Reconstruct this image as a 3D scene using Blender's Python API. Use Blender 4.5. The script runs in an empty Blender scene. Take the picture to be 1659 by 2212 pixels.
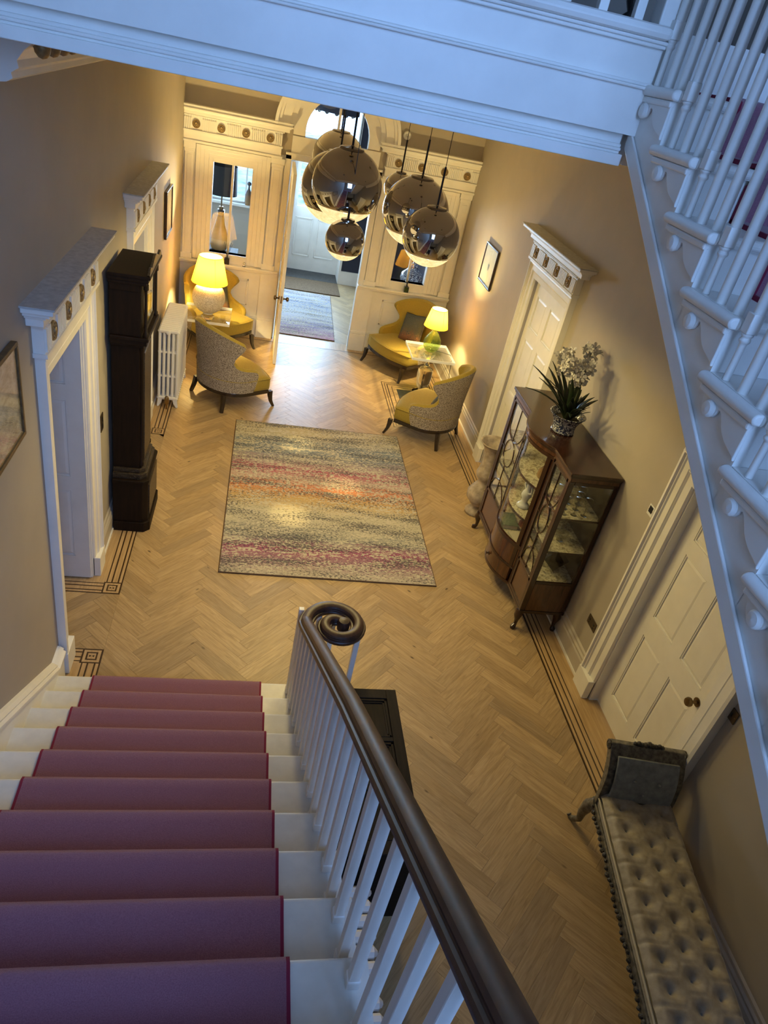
import bpy, bmesh, math, random
from mathutils import Vector, Matrix
random.seed(11)
sc = bpy.context.scene
COL = sc.collection
PI = math.pi

# ------------------------------------------------------------------ camera
CAMZ = 4.1
def cam_rows(yaw, pitch, roll):
    cy, sy, cp, sp = math.cos(yaw), math.sin(yaw), math.cos(pitch), math.sin(pitch)
    f = Vector((sy*cp, cy*cp, -sp)); r = Vector((cy, -sy, 0)); u = r.cross(f)
    c, s = math.cos(roll), math.sin(roll)
    return c*r+s*u, -s*r+c*u, f
CR, CU, CF = cam_rows(0.247242, 0.570793, 0.225556)
cam = bpy.data.cameras.new('camera'); cam_o = bpy.data.objects.new('camera', cam); COL.objects.link(cam_o)
cam.sensor_fit = 'HORIZONTAL'; cam.sensor_width = 36.0; cam.lens = 1524.157/1659*36.0
cam.clip_start = 0.05; cam.clip_end = 100
cam_o.matrix_world = Matrix(((CR.x, CU.x, -CF.x, 0), (CR.y, CU.y, -CF.y, 0), (CR.z, CU.z, -CF.z, CAMZ), (0, 0, 0, 1)))
sc.camera = cam_o

# ------------------------------------------------------------------ world, daylight, exposure
w = bpy.data.worlds.new('world'); sc.world = w; w.use_nodes = True
w.node_tree.nodes['Background'].inputs[0].default_value = (0.33, 0.56, 1.0, 1)
w.node_tree.nodes['Background'].inputs[1].default_value = 5.2
sc.view_settings.view_transform = 'Standard'; sc.view_settings.look = 'None'
sc.view_settings.gamma = 1.0; sc.view_settings.use_curve_mapping = False
sc.view_settings.exposure = 0.40

def light(name, typ, loc, energy, color, rot=(0, 0, 0), **kw):
    l = bpy.data.lights.new(name, typ); l.energy = energy; l.color = color
    for k, v in kw.items(): setattr(l, k, v)
    o = bpy.data.objects.new(name, l); COL.objects.link(o); o.location = loc; o.rotation_euler = rot
    return o
DAY = (0.21, 0.42, 0.95); WARM = (1.0, 0.77, 0.31); TUNG = (1.0, 0.75, 0.29)
PEN = 34          # watts of one lit ball pendant
# daylight through the tall window on the half landing, behind the photographer
light('landing_window_daylight', 'AREA', (0.95, -2.02, 4.9), 112, DAY, (math.radians(57), 0, 0), shape='RECTANGLE', size=1.7, size_y=2.7)
# daylight through the glazed front door and the porch windows
light('front_door_daylight', 'AREA', (1.05, 14.62, 1.75), 90, (0.50, 0.74, 1.0), (math.radians(-90), 0, 0), shape='RECTANGLE', size=1.0, size_y=1.0)
light('porch_window_daylight', 'AREA', (-0.3, 14.2, 1.9), 80, (0.50, 0.74, 1.0), (math.radians(-90), 0, 0), shape='RECTANGLE', size=1.2, size_y=1.1)

# ------------------------------------------------------------------ mesh helpers
class G:
    def __init__(s): s.v = []; s.f = []; s.uv = {}
    def add(s, vs, fs):
        b = len(s.v); s.v += [tuple(p) for p in vs]; s.f += [tuple(i+b for i in f) for f in fs]; return s
    def box(s, x0, x1, y0, y1, z0, z1, m=None):
        vs = [Vector((x, y, z)) for z in (z0, z1) for y in (y0, y1) for x in (x0, x1)]
        if m is not None: vs = [m @ p for p in vs]
        return s.add(vs, [(0, 2, 3, 1), (4, 5, 7, 6), (0, 1, 5, 4), (2, 6, 7, 3), (0, 4, 6, 2), (1, 3, 7, 5)])
    def prism(s, poly, axis, h0, h1, m=None):
        def P(a, b, t): return Vector({'x': (t, a, b), 'y': (a, t, b), 'z': (a, b, t)}[axis])
        n = len(poly); vs = [P(a, b, h0) for a, b in poly]+[P(a, b, h1) for a, b in poly]
        if m is not None: vs = [m @ p for p in vs]
        return s.add(vs, [tuple(range(n))[::-1], tuple(range(n, 2*n))]+[(i, (i+1) % n, n+(i+1) % n, n+i) for i in range(n)])
    def lathe(s, prof, c=(0, 0, 0), n=24, m=None, a0=0.0):
        c = Vector(c); vs = []
        for r, z in prof:
            for i in range(n):
                a = a0+2*PI*i/n; vs.append(c+Vector((r*math.cos(a), r*math.sin(a), z)))
        if m is not None: vs = [m @ p for p in vs]
        fs = []
        for j in range(len(prof)-1):
            for i in range(n):
                k = (i+1) % n; fs.append((j*n+i, j*n+k, (j+1)*n+k, (j+1)*n+i))
        if prof[0][0] > 1e-6: fs.append(tuple(range(n))[::-1])
        if prof[-1][0] > 1e-6: fs.append(tuple((len(prof)-1)*n+i for i in range(n)))
        return s.add(vs, fs)
    def tube(s, pts, r, n=8, closed=False, caps=True, sq=None):
        pts = [Vector(p) for p in pts]; N = len(pts); vs = []; fs = []; up = None
        for i, p in enumerate(pts):
            if closed: t = pts[(i+1) % N]-pts[i-1]
            else: t = pts[min(i+1, N-1)]-pts[max(i-1, 0)]
            t = t.normalized() if t.length > 1e-9 else Vector((0, 0, 1))
            if up is None:
                up = Vector((0, 0, 1)) if abs(t.z) < .9 else Vector((1, 0, 0))
            a = up-t*up.dot(t)
            if a.length < 1e-6: a = t.orthogonal()
            a.normalize(); b = t.cross(a); up = a
            rr = r[i] if isinstance(r, (list, tuple)) else r
            for k in range(n):
                an = 2*PI*(k+.5)/n; vs.append(p+a*(rr*math.cos(an))+b*(rr*math.sin(an)))
        M_ = N if closed else N-1
        for i in range(M_):
            j = (i+1) % N
            for k in range(n):
                l = (k+1) % n; fs.append((i*n+k, i*n+l, j*n+l, j*n+k))
        if not closed and caps: fs += [tuple(range(n))[::-1], tuple((N-1)*n+k for k in range(n))]
        return s.add(vs, fs)
    def sweep(s, prof, frames, closed=False):
        # prof: 2d polygon; frames: list of (p, a, b) so that vertex = p + a*u + b*v
        n = len(prof); N = len(frames); vs = []; fs = []
        for p, a, b in frames:
            for u_, v_ in prof: vs.append(Vector(p)+Vector(a)*u_+Vector(b)*v_)
        for i in range(N if closed else N-1):
            j = (i+1) % N
            for k in range(n):
                l = (k+1) % n; fs.append((i*n+k, i*n+l, j*n+l, j*n+k))
        if not closed: fs += [tuple(range(n))[::-1], tuple((N-1)*n+k for k in range(n))]
        return s.add(vs, fs)
    def grid(s, fn, nu, nv, cu=False, cv=False):
        vs = [fn(i/(nu if cu else nu-1), j/(nv if cv else nv-1)) for j in range(nv) for i in range(nu)]; fs = []
        for j in range(nv if cv else nv-1):
            for i in range(nu if cu else nu-1):
                a, b = (i+1) % nu, (j+1) % nv; fs.append((j*nu+i, j*nu+a, b*nu+a, b*nu+i))
        return s.add(vs, fs)
    def sphere(s, c, r, n=12, m=8, sz=1.0):
        c = Vector(c); prof = [(max(r*math.sin(PI*i/m), 0), -r*sz*math.cos(PI*i/m)) for i in range(m+1)]
        prof[0] = (1e-7, prof[0][1]); prof[-1] = (1e-7, prof[-1][1])
        return s.lathe(prof, c, n)
    def xf(s, m): s.v = [tuple(m @ Vector(p)) for p in s.v]; return s
    def mesh(s, name, smooth=0, recalc=True):
        me = bpy.data.meshes.new(name); me.from_pydata(s.v, [], s.f)
        if recalc:
            bm = bmesh.new(); bm.from_mesh(me); bmesh.ops.recalc_face_normals(bm, faces=bm.faces); bm.to_mesh(me); bm.free()
        if smooth:
            me.polygons.foreach_set('use_smooth', [True]*len(me.polygons))
            if smooth != 1:
                try: me.set_sharp_from_angle(angle=math.radians(smooth))
                except Exception: pass
        me.update(); return me
    def build(s, name, mat, parent=None, smooth=0, bevel=0, seg=2, recalc=True):
        me = s.mesh(name, smooth, recalc); me.materials.append(MAT[mat] if isinstance(mat, str) else mat)
        return link(name, me, parent, bevel, seg)
def link(name, me, parent=None, bevel=0, seg=2):
    o = bpy.data.objects.new(name, me); COL.objects.link(o)
    if parent is not None: o.parent = parent
    if bevel:
        b = o.modifiers.new('bevel', 'BEVEL'); b.width = bevel; b.segments = seg; b.limit_method = 'ANGLE'; b.angle_limit = math.radians(40)
    return o
def empty(name, loc=(0, 0, 0), rz=0.0, parent=None):
    o = bpy.data.objects.new(name, None); COL.objects.link(o); o.location = loc; o.rotation_euler = (0, 0, rz)
    o.empty_display_size = .1
    if parent is not None: o.parent = parent
    return o
def tag(o, label=None, cat=None, group=None, kind=None):
    if label: o['label'] = label
    if cat: o['category'] = cat
    if group: o['group'] = group
    if kind: o['kind'] = kind
    return o
def thing(name, label, cat, loc=(0, 0, 0), rz=0.0, group=None): return tag(empty(name, loc, rz), label, cat, group)
def struct(name, label=None, loc=(0, 0, 0)): return tag(empty(name, loc), label, None, None, 'structure')
def copy_tree(o, parent=None):
    c = o.copy(); COL.objects.link(c); c.parent = parent
    for ch in list(o.children): copy_tree(ch, c)
    return c
def frame(O, T, N):
    O, T, N = Vector(O), Vector(T), Vector(N); Zv = Vector((0, 0, 1))
    return Matrix(((T.x, N.x, Zv.x, O.x), (T.y, N.y, Zv.y, O.y), (T.z, N.z, Zv.z, O.z), (0, 0, 0, 1)))

# ------------------------------------------------------------------ materials
MAT = {}
class NT:
    def __init__(s, name):
        m = bpy.data.materials.new(name); m.use_nodes = True; s.m = m; s.t = m.node_tree; s.b = s.t.nodes['Principled BSDF']; MAT[name] = m
        s.out = s.t.nodes['Material Output']
    def n(s, t, **kw):
        x = s.t.nodes.new(t)
        for k, v in kw.items():
            if k[0] == 'i' and k[1:].isdigit(): x.inputs[int(k[1:])].default_value = v
            else: setattr(x, k, v)
        return x
    def l(s, a, b): s.t.links.new(a, b)
    def set(s, **kw):
        for k, v in kw.items(): s.b.inputs[k.replace('_', ' ')].default_value = v
        return s
    def coord(s, kind='Object'): return s.n('ShaderNodeTexCoord').outputs[kind]
    def mapping(s, src, scale=(1, 1, 1), rot=(0, 0, 0)):
        mp = s.n('ShaderNodeMapping'); mp.inputs['Scale'].default_value = scale; mp.inputs['Rotation'].default_value = rot; s.l(src, mp.inputs[0]); return mp.outputs[0]
    def noise(s, vec, scale, detail=4, rough=.55, dist=0):
        x = s.n('ShaderNodeTexNoise'); x.inputs['Scale'].default_value = scale; x.inputs['Detail'].default_value = detail
        x.inputs['Roughness'].default_value = rough; x.inputs['Distortion'].default_value = dist
        if vec is not None: s.l(vec, x.inputs['Vector'])
        return x.outputs['Fac']
    def ramp(s, fac, stops, interp='LINEAR'):
        r = s.n('ShaderNodeValToRGB'); r.color_ramp.interpolation = interp; e = r.color_ramp.elements
        while len(e) < len(stops): e.new(.5)
        for k, (p, c) in enumerate(stops): e[k].position = p; e[k].color = (*c, 1)
        s.l(fac, r.inputs[0]); return r.outputs[0]
    def mix(s, fac, a, b, mode='MIX'):
        x = s.n('ShaderNodeMix', data_type='RGBA', blend_type=mode)
        for v, i in ((fac, 0), (a, 6), (b, 7)):
            if hasattr(v, 'is_linked'): s.l(v, x.inputs[i])
            elif i == 0: x.inputs[0].default_value = v
            else: x.inputs[i].default_value = (*v, 1)
        return x.outputs[2]
    def math(s, op, a, b=0.0):
        x = s.n('ShaderNodeMath', operation=op)
        for v, i in ((a, 0), (b, 1)):
            if hasattr(v, 'is_linked'): s.l(v, x.inputs[i])
            else: x.inputs[i].default_value = v
        return x.outputs[0]
    def col(s, c): s.l(c, s.b.inputs['Base Color']); return s
    def bump(s, h, strength=.3, dist=.01):
        b = s.n('ShaderNodeBump'); b.inputs['Strength'].default_value = strength; b.inputs['Distance'].default_value = dist
        s.l(h, b.inputs['Height']); s.l(b.outputs[0], s.b.inputs['Normal']); return s

def simple(name, c, rough=.5, metal=0.0, spec=.5, nscale=0, namp=.06, bump=0, coat=0):
    t = NT(name); t.set(Base_Color=(*c, 1), Roughness=rough, Metallic=metal, Specular_IOR_Level=spec)
    if coat: t.set(Coat_Weight=coat, Coat_Roughness=.08)
    if nscale:
        f = t.noise(t.coord(), nscale, 5)
        lo = tuple(max(0, x*(1-namp*2)) for x in c); hi = tuple(min(1, x*(1+namp*2)) for x in c)
        t.col(t.ramp(f, [(.3, lo), (.7, hi)]))
        if bump: t.bump(f, bump, .004)
    return t
simple('white_paint', (.83, .81, .76), .38, nscale=6, namp=.02)
simple('tread_paint', (.74, .72, .66), .42, nscale=9, namp=.04, bump=.15)
simple('wall_paint', (.415, .370, .310), .75, nscale=3, namp=.02)
simple('skirting_paint', (.50, .45, .385), .5)
simple('ceiling_paint', (.62, .57, .50), .8)
simple('navy_paint', (.018, .022, .045), .6)
simple('dust_top', (.50, .49, .46), .7, nscale=30, namp=.08)
simple('gilt', (.30, .21, .10), .45, metal=.35, nscale=60, namp=.15)
simple('brass', (.34, .22, .09), .3, metal=1.0)
simple('aged_brass', (.16, .11, .06), .35, metal=1.0)
simple('chrome', (.60, .57, .53), .02, metal=1.0)
simple('chrome_cap', (.30, .27, .24), .12, metal=1.0)
simple('black_metal', (.015, .015, .018), .4)
simple('black_gloss', (.008, .008, .010), .12, coat=.6)
simple('ebony', (.022, .012, .008), .33, coat=.3, nscale=20, namp=.2)
simple('radiator_white', (.76, .75, .72), .35)
simple('porcelain', (.70, .70, .68), .15, coat=.5)
simple('grey_stone', (.40, .33, .26), .75, nscale=14, namp=.18, bump=.3)
simple('slate', (.05, .05, .05), .5, nscale=20, namp=.2)
simple('mat_brown', (.15, .095, .05), .95, nscale=70, namp=.25, bump=.5)
simple('paper', (.62, .58, .50), .8, nscale=3, namp=.03)
simple('inlay_dark', (.055, .028, .012), .4, nscale=30, namp=.2)
simple('leaf_green', (.012, .022, .009), .35, nscale=12, namp=.3)
simple('stem_green', (.05, .06, .02), .6)
simple('petal', (.62, .60, .57), .6)
simple('soil', (.03, .022, .015), .9)
simple('silver_wood', (.15, .14, .12), .32, metal=.35, nscale=40, namp=.3, bump=.2)
simple('grey_panel', (.25, .27, .265), .55, nscale=25, namp=.12)
simple('book_green', (.10, .14, .08), .7); simple('book_cream', (.55, .50, .38), .7); simple('book_red', (.22, .05, .04), .7)
simple('switch_plate', (.12, .09, .06), .35, metal=.7)
simple('plastic_white', (.75, .75, .73), .4)
simple('grass', (.36, .42, .30), .9, nscale=2, namp=.3)
simple('hedge', (.08, .14, .04), .95, nscale=6, namp=.4)

def wood(name, c0, c1, scale=(1, 14, 14), rough=.35, coat=.0, bump=.1):
    t = NT(name); t.set(Roughness=rough)
    if coat: t.set(Coat_Weight=coat, Coat_Roughness=.12)
    v = t.mapping(t.coord(), scale); f = t.noise(v, 3.0, 6, .6, .6)
    t.col(t.ramp(f, [(.28, c0), (.72, c1)])); t.bump(f, bump, .002); return t
wood('mahogany', (.014, .004, .002), (.050, .016, .007), (3, 3, 10), .25, .4)
wood('mahogany_panel', (.042, .013, .005), (.115, .043, .017), (8, 8, 1.2), .25, .5)
wood('dark_oak', (.004, .002, .0015), (.015, .007, .004), (14, 14, 1.5), .6, .0); MAT['dark_oak'].node_tree.nodes['Principled BSDF'].inputs['Specular IOR Level'].default_value = .2
wood('coffer_oak', (.006, .004, .003), (.022, .013, .008), (14, 1.5, 14), .65); MAT['coffer_oak'].node_tree.nodes['Principled BSDF'].inputs['Specular IOR Level'].default_value = .2
wood('rail_wood', (.026, .010, .006), (.075, .031, .018), (14, 2, 6), .45, .0)
wood('oak_margin', (.38, .245, .11), (.58, .40, .21), (16, 1, 1), .34)
wood('border_pale', (.40, .26, .12), (.60, .42, .23), (24, 1.5, 1), .36)

# oak plank: UV runs along each plank; each plank has its own tone
t = NT('oak_plank'); t.set(Roughness=.40)
uv = t.n('ShaderNodeUVMap').outputs[0]
rnd = t.math('FRACT', t.math('ADD', t.n('ShaderNodeObjectInfo').outputs['Random'], t.n('ShaderNodeNewGeometry').outputs['Random Per Island']))
off = t.n('ShaderNodeCombineXYZ'); t.l(t.math('MULTIPLY', rnd, 91.0), off.inputs[0]); t.l(t.math('MULTIPLY', rnd, 37.0), off.inputs[2])
va = t.n('ShaderNodeVectorMath', operation='ADD'); t.l(uv, va.inputs[0]); t.l(off.outputs[0], va.inputs[1])
g1 = t.noise(t.mapping(va.outputs[0], (2.2, 26, 1)), 1.6, 6, .6, 1.6)
g2 = t.noise(t.mapping(va.outputs[0], (5, 160, 1)), 1.0, 3, .6, .3)
base = t.ramp(g1, [(.25, (.30, .205, .105)), (.50, (.49, .355, .195)), (.78, (.64, .480, .285))])
tone = t.ramp(rnd, [(0, (.74, .74, .76)), (.3, (.96, .95, .92)), (.65, (1.14, 1.12, 1.06)), (1, (.82, .79, .73))])
c = t.mix(1.0, base, tone, 'MULTIPLY')
c = t.mix(t.math('MULTIPLY', g2, .55), c, (.28, .17, .075))
kn = t.n('ShaderNodeTexVoronoi'); kn.inputs['Scale'].default_value = 1.0; t.l(t.mapping(va.outputs[0], (3.4, 7.5, 1)), kn.inputs['Vector'])
kf = t.ramp(kn.outputs['Distance'], [(0.03, (1, 1, 1)), (.09, (0, 0, 0))])
c = t.mix(t.math('MULTIPLY', kf, t.ramp(kn.outputs['Color'], [(.55, (0, 0, 0)), (.62, (.9, .9, .9))])), c, (.045, .022, .010))
t.col(c); t.bump(g2, .12, .001)

# worn abstract rug in horizontal colour bands
def rug_mat(name, bands, sy, fleck=.8, sat=1.0, vo=0.0):
    t = NT(name); t.set(Roughness=.95, Specular_IOR_Level=.1)
    co = t.coord('Generated'); sep = t.n('ShaderNodeSeparateXYZ'); t.l(co, sep.inputs[0])
    ob = t.coord('Object')
    n1 = t.noise(t.mapping(ob, (1.2, 7, 1)), 1.5, 5, .6); n2 = t.noise(t.mapping(ob, (22, 42, 1)), 1.0, 5, .72); n3 = t.noise(t.mapping(ob, (40, 60, 1)), 1.0, 4, .75)
    y = t.math('ADD', sep.outputs[1], t.math('MULTIPLY', t.math('SUBTRACT', n1, .5), .16))
    y = t.math('ADD', y, t.math('MULTIPLY', t.math('SUBTRACT', n2, .5), .20))
    c = t.ramp(y, bands)
    worn = t.ramp(t.math('ADD', n2, t.math('MULTIPLY', n1, .45)), [(.715, (0, 0, 0)), (.76, (1, 1, 1))])
    c = t.mix(worn, c, (.52, .47, .36))
    dk = t.ramp(t.math('ADD', n3, t.math('MULTIPLY', t.noise(t.mapping(ob, (.9, 5, 1)), 1.3, 2), .5)), [(.775, (0, 0, 0)), (.805, (1, 1, 1))])
    c = t.mix(t.math('MULTIPLY', dk, fleck), c, (.05, .05, .065))
    t.col(c); t.bump(n3, .5, .004); return t
rug_mat('hall_rug', [(0, (.42, .37, .30)), (.07, (.30, .16, .20)), (.13, (.28, .07, .15)), (.19, (.27, .27, .24)), (.27, (.44, .40, .30)), (.34, (.46, .42, .30)), (.42, (.50, .33, .13)), (.50, (.55, .19, .09)), (.555, (.45, .34, .28)), (.61, (.40, .10, .14)), (.67, (.36, .26, .25)), (.74, (.20, .22, .24)), (.83, (.22, .25, .26)), (.90, (.44, .38, .24)), (.96, (.42, .35, .22))][:15], 1)
rug_mat('porch_rug', [(0, (.50, .28, .34)), (.2, (.30, .26, .36)), (.45, (.46, .46, .48)), (.7, (.26, .30, .40)), (1, (.48, .46, .50))], 1, .6)

t = NT('carpet'); t.set(Roughness=.98, Specular_IOR_Level=.08, Sheen_Weight=.35, Sheen_Roughness=.5)
f = t.noise(t.coord(), 260, 3, .7); f2 = t.noise(t.coord(), 9, 3)
t.col(t.mix(t.math('MULTIPLY', f2, .5), t.ramp(f, [(.3, (.20, .078, .115)), (.7, (.35, .155, .21))]), (.26, .115, .16))); t.bump(f, .7, .004)
simple('carpet_edge', (.20, .012, .045), .95)

t = NT('velvet_yellow'); t.set(Roughness=.72, Sheen_Weight=.5, Sheen_Roughness=.35, Specular_IOR_Level=.25)
t.b.inputs['Sheen Tint'].default_value = (1, .85, .4, 1)
f = t.noise(t.coord(), 130, 4, .7); f2 = t.noise(t.coord(), 14, 3)
t.col(t.mix(t.math('MULTIPLY', f2, .6), t.ramp(f, [(.3, (.25, .180, .026)), (.7, (.44, .325, .070))]), (.34, .245, .042))); t.bump(f, .5, .003)
t = NT('speckled_cloth'); t.set(Roughness=.9)
f = t.noise(t.coord(), 150, 2, .5)
t.col(t.ramp(f, [(.44, (.10, .075, .055)), (.53, (.46, .40, .33))])); t.bump(f, .3, .002)
t = NT('cushion_print'); t.set(Roughness=.85)
v = t.n('ShaderNodeTexVoronoi'); v.inputs['Scale'].default_value = 16; t.l(t.coord(), v.inputs['Vector'])
rings = t.math('FRACT', t.math('MULTIPLY', v.outputs['Distance'], 9.0))
sep = t.n('ShaderNodeSeparateXYZ'); t.l(t.coord('Generated'), sep.inputs[0])
tone = t.ramp(t.math('ADD', sep.outputs[2], t.math('MULTIPLY', t.noise(t.coord(), 8, 3), .5)), [(.45, (.36, .13, .05)), (.62, (.17, .15, .09)), (.9, (.10, .12, .12))])
t.col(t.mix(t.ramp(rings, [(.3, (0, 0, 0)), (.5, (1, 1, 1))]), tone, (.05, .055, .055)))
simple('cushion_back', (.42, .36, .27), .9)
t = NT('silver_velvet'); t.set(Roughness=.55, Sheen_Weight=.7, Sheen_Roughness=.3)
f = t.noise(t.coord(), 22, 4); t.col(t.ramp(f, [(.3, (.27, .235, .18)), (.7, (.42, .37, .29))]))

def glass(name, tint, gloss=.08, rough=.0):
    t = NT(name); tr = t.n('ShaderNodeBsdfTransparent'); tr.inputs[0].default_value = (*tint, 1)
    gl = t.n('ShaderNodeBsdfGlossy'); gl.inputs['Roughness'].default_value = rough; gl.inputs[0].default_value = (1, 1, 1, 1)
    lw = t.n('ShaderNodeLayerWeight'); lw.inputs[0].default_value = .5
    fr = t.math('ADD', t.math('MULTIPLY', t.math('POWER', lw.outputs['Facing'], 4.0), .7), .035)
    mx = t.n('ShaderNodeMixShader'); t.l(fr, mx.inputs[0]); t.l(tr.outputs[0], mx.inputs[1]); t.l(gl.outputs[0], mx.inputs[2])
    t.l(mx.outputs[0], t.out.inputs[0]); return t
glass('pane_glass', (.96, .97, .97)); glass('case_glass', (.96, .97, .96))
def clear(name, tint, milk, k):
    # clear cast block: mostly see-through, glossy skin, a little milky scatter
    t = glass(name, tint); mxo = t.out.inputs[0].links[0].from_socket
    df = t.n('ShaderNodeBsdfDiffuse'); df.inputs[0].default_value = (*milk, 1)
    m2 = t.n('ShaderNodeMixShader', i0=k); t.l(mxo, m2.inputs[1]); t.l(df.outputs[0], m2.inputs[2]); t.l(m2.outputs[0], t.out.inputs[0])
clear('acrylic', (.95, .96, .97), (.9, .92, .95), .025); clear('acrylic_edge', (.9, .92, .95), (.9, .92, .97), .55); clear('green_glass', (.60, .70, .38), (.40, .48, .10), .05)  # acrylic_edge: milky white stands in for light piped out at the edges
t = NT('clear_glass'); t.set(Base_Color=(.95, .95, .95, 1), Roughness=.02, IOR=1.35, Transmission_Weight=1.0)
glass('stem_glass', (.80, .80, .78))
# lit lamp shade: thin cloth that lets the bulb's light through
t = NT('lamp_shade'); df = t.n('ShaderNodeBsdfDiffuse'); df.inputs[0].default_value = (.50, .33, .07, 1)
tl = t.n('ShaderNodeBsdfTranslucent'); tl.inputs[0].default_value = (.30, .180, .014, 1)
mx = t.n('ShaderNodeMixShader', i0=.55); t.l(df.outputs[0], mx.inputs[1]); t.l(tl.outputs[0], mx.inputs[2]); t.l(mx.outputs[0], t.out.inputs[0])
def emit(name, c, s):
    t = NT(name); t.set(Base_Color=(*c, 1), Emission_Color=(*c, 1), Emission_Strength=s)
emit('bulb', (1.0, .72, .32), 25)
t = NT('glow_glass'); gl = t.n('ShaderNodeBsdfGlossy'); gl.inputs[0].default_value = (.9, .75, .5, 1); gl.inputs['Roughness'].default_value = .05
em = t.n('ShaderNodeEmission'); t.l(t.ramp(t.noise(t.coord(), 26, 4, .7), [(.3, (.75, .50, .20)), (.7, (1.0, .80, .42))]), em.inputs[0]); em.inputs[1].default_value = 1.5
mx = t.n('ShaderNodeMixShader', i0=.65); t.l(gl.outputs[0], mx.inputs[1]); t.l(em.outputs[0], mx.inputs[2]); t.l(mx.outputs[0], t.out.inputs[0])
simple('shade_black', (.010, .010, .013), .7)
simple('shade_trim', (.10, .05, .02), .7)
t = NT('pebble_white'); t.set(Roughness=.5)
v = t.n('ShaderNodeTexVoronoi'); v.inputs['Scale'].default_value = 70; t.l(t.coord(), v.inputs['Vector'])
t.col(t.ramp(v.outputs['Distance'], [(.1, (.80, .76, .66)), (.7, (.50, .45, .36))])); t.bump(v.outputs['Distance'], -.8, .006)
t = NT('brown_ceramic'); t.set(Roughness=.25, Coat_Weight=.4)
sep = t.n('ShaderNodeSeparateXYZ'); t.l(t.coord('Generated'), sep.inputs[0])
t.col(t.ramp(sep.outputs[2], [(.0, (.30, .18, .07)), (.45, (.22, .12, .045)), (.6, (.10, .055, .02)), (1, (.05, .03, .015))]))
t = NT('blue_white'); t.set(Roughness=.15, Coat_Weight=.5)
f = t.noise(t.coord(), 34, 4, .6, 2.5); t.col(t.ramp(f, [(.51, (.012, .02, .075)), (.56, (.60, .62, .66))]))
t = NT('marble_shelf'); t.set(Roughness=.5)
f = t.noise(t.coord(), 26, 5, .7, 1.0); t.col(t.ramp(f, [(.40, (.26, .21, .13)), (.55, (.66, .60, .43))]))
t = NT('carved'); t.set(Roughness=.4, Coat_Weight=.2)
f = t.noise(t.coord(), 48, 4, .6, 1.5); t.col(t.ramp(f, [(.35, (.006, .004, .003)), (.7, (.05, .032, .020))])); t.bump(f, 1.0, .012)
t = NT('carved_silver'); t.set(Roughness=.35, Metallic=.4)
f = t.noise(t.coord(), 60, 4, .6, 1.5); t.col(t.ramp(f, [(.35, (.02, .018, .015)), (.7, (.17, .15, .12))])); t.bump(f, 1.0, .010)
t = NT('abstract_painting'); t.set(Roughness=.4)
f = t.noise(t.mapping(t.coord('Generated'), (3, 3, 3)), 2.0, 8, .75, .8); t.col(t.ramp(f, [(.3, (.30, .24, .19)), (.45, (.50, .44, .38)), (.55, (.66, .63, .58)), (.75, (.78, .76, .73))]))  # tones lifted, reflection on the picture put into its colour
t = NT('moon_sketch'); t.set(Roughness=.8)
f = t.noise(t.mapping(t.coord('Generated'), (5, 5, 9)), 2.2, 5, .7); sep = t.n('ShaderNodeSeparateXYZ'); t.l(t.coord('Generated'), sep.inputs[0])
def bell(x, c0, w_): return t.math('SUBTRACT', 1.0, t.math('MULTIPLY', t.math('ABSOLUTE', t.math('SUBTRACT', x, c0)), 1/w_))
msk = t.math('MULTIPLY', t.math('MAXIMUM', bell(sep.outputs[1], .5, .22), 0.0), t.math('MAXIMUM', bell(sep.outputs[2], .48, .30), 0.0))
t.col(t.mix(t.ramp(t.math('MULTIPLY', msk, f), [(.27, (0, 0, 0)), (.33, (1, 1, 1))]), (.66, .62, .52), (.16, .17, .16)))
# ================================================================== STRUCTURE
XL, XR, YF, ZC = -1.11, 2.985, 10.886, 3.93      # wall faces and hall ceiling
# ---------------------------------------------------------------- floor: oak herringbone
floor = G().box(-2.6, 4.1, -2.2, 15.1, -.06, -.013).build('floor', 'inlay_dark'); tag(floor, 'oak herringbone floor with inlaid border', None, None, 'structure')
PW, PL = .111, .555
def clip_poly(poly, x0, x1, y0, y1):
    def cut(ps, inside, inter):
        out = []
        for i in range(len(ps)):
            a, b = ps[i-1], ps[i]
            if inside(b):
                if not inside(a): out.append(inter(a, b))
                out.append(b)
            elif inside(a): out.append(inter(a, b))
        return out
    def ix(x): return lambda a, b: (x, a[1]+(b[1]-a[1])*(x-a[0])/(b[0]-a[0]))
    def iy(y): return lambda a, b: (a[0]+(b[0]-a[0])*(y-a[1])/(b[1]-a[1]), y)
    for ins, it in ((lambda p: p[0] >= x0, ix(x0)), (lambda p: p[0] <= x1, ix(x1)), (lambda p: p[1] >= y0, iy(y0)), (lambda p: p[1] <= y1, iy(y1))):
        if poly: poly = cut(poly, ins, it)
    return poly
def area(ps): return abs(sum(ps[i-1][0]*ps[i][1]-ps[i][0]*ps[i-1][1] for i in range(len(ps))))/2 if len(ps) > 2 else 0
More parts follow.
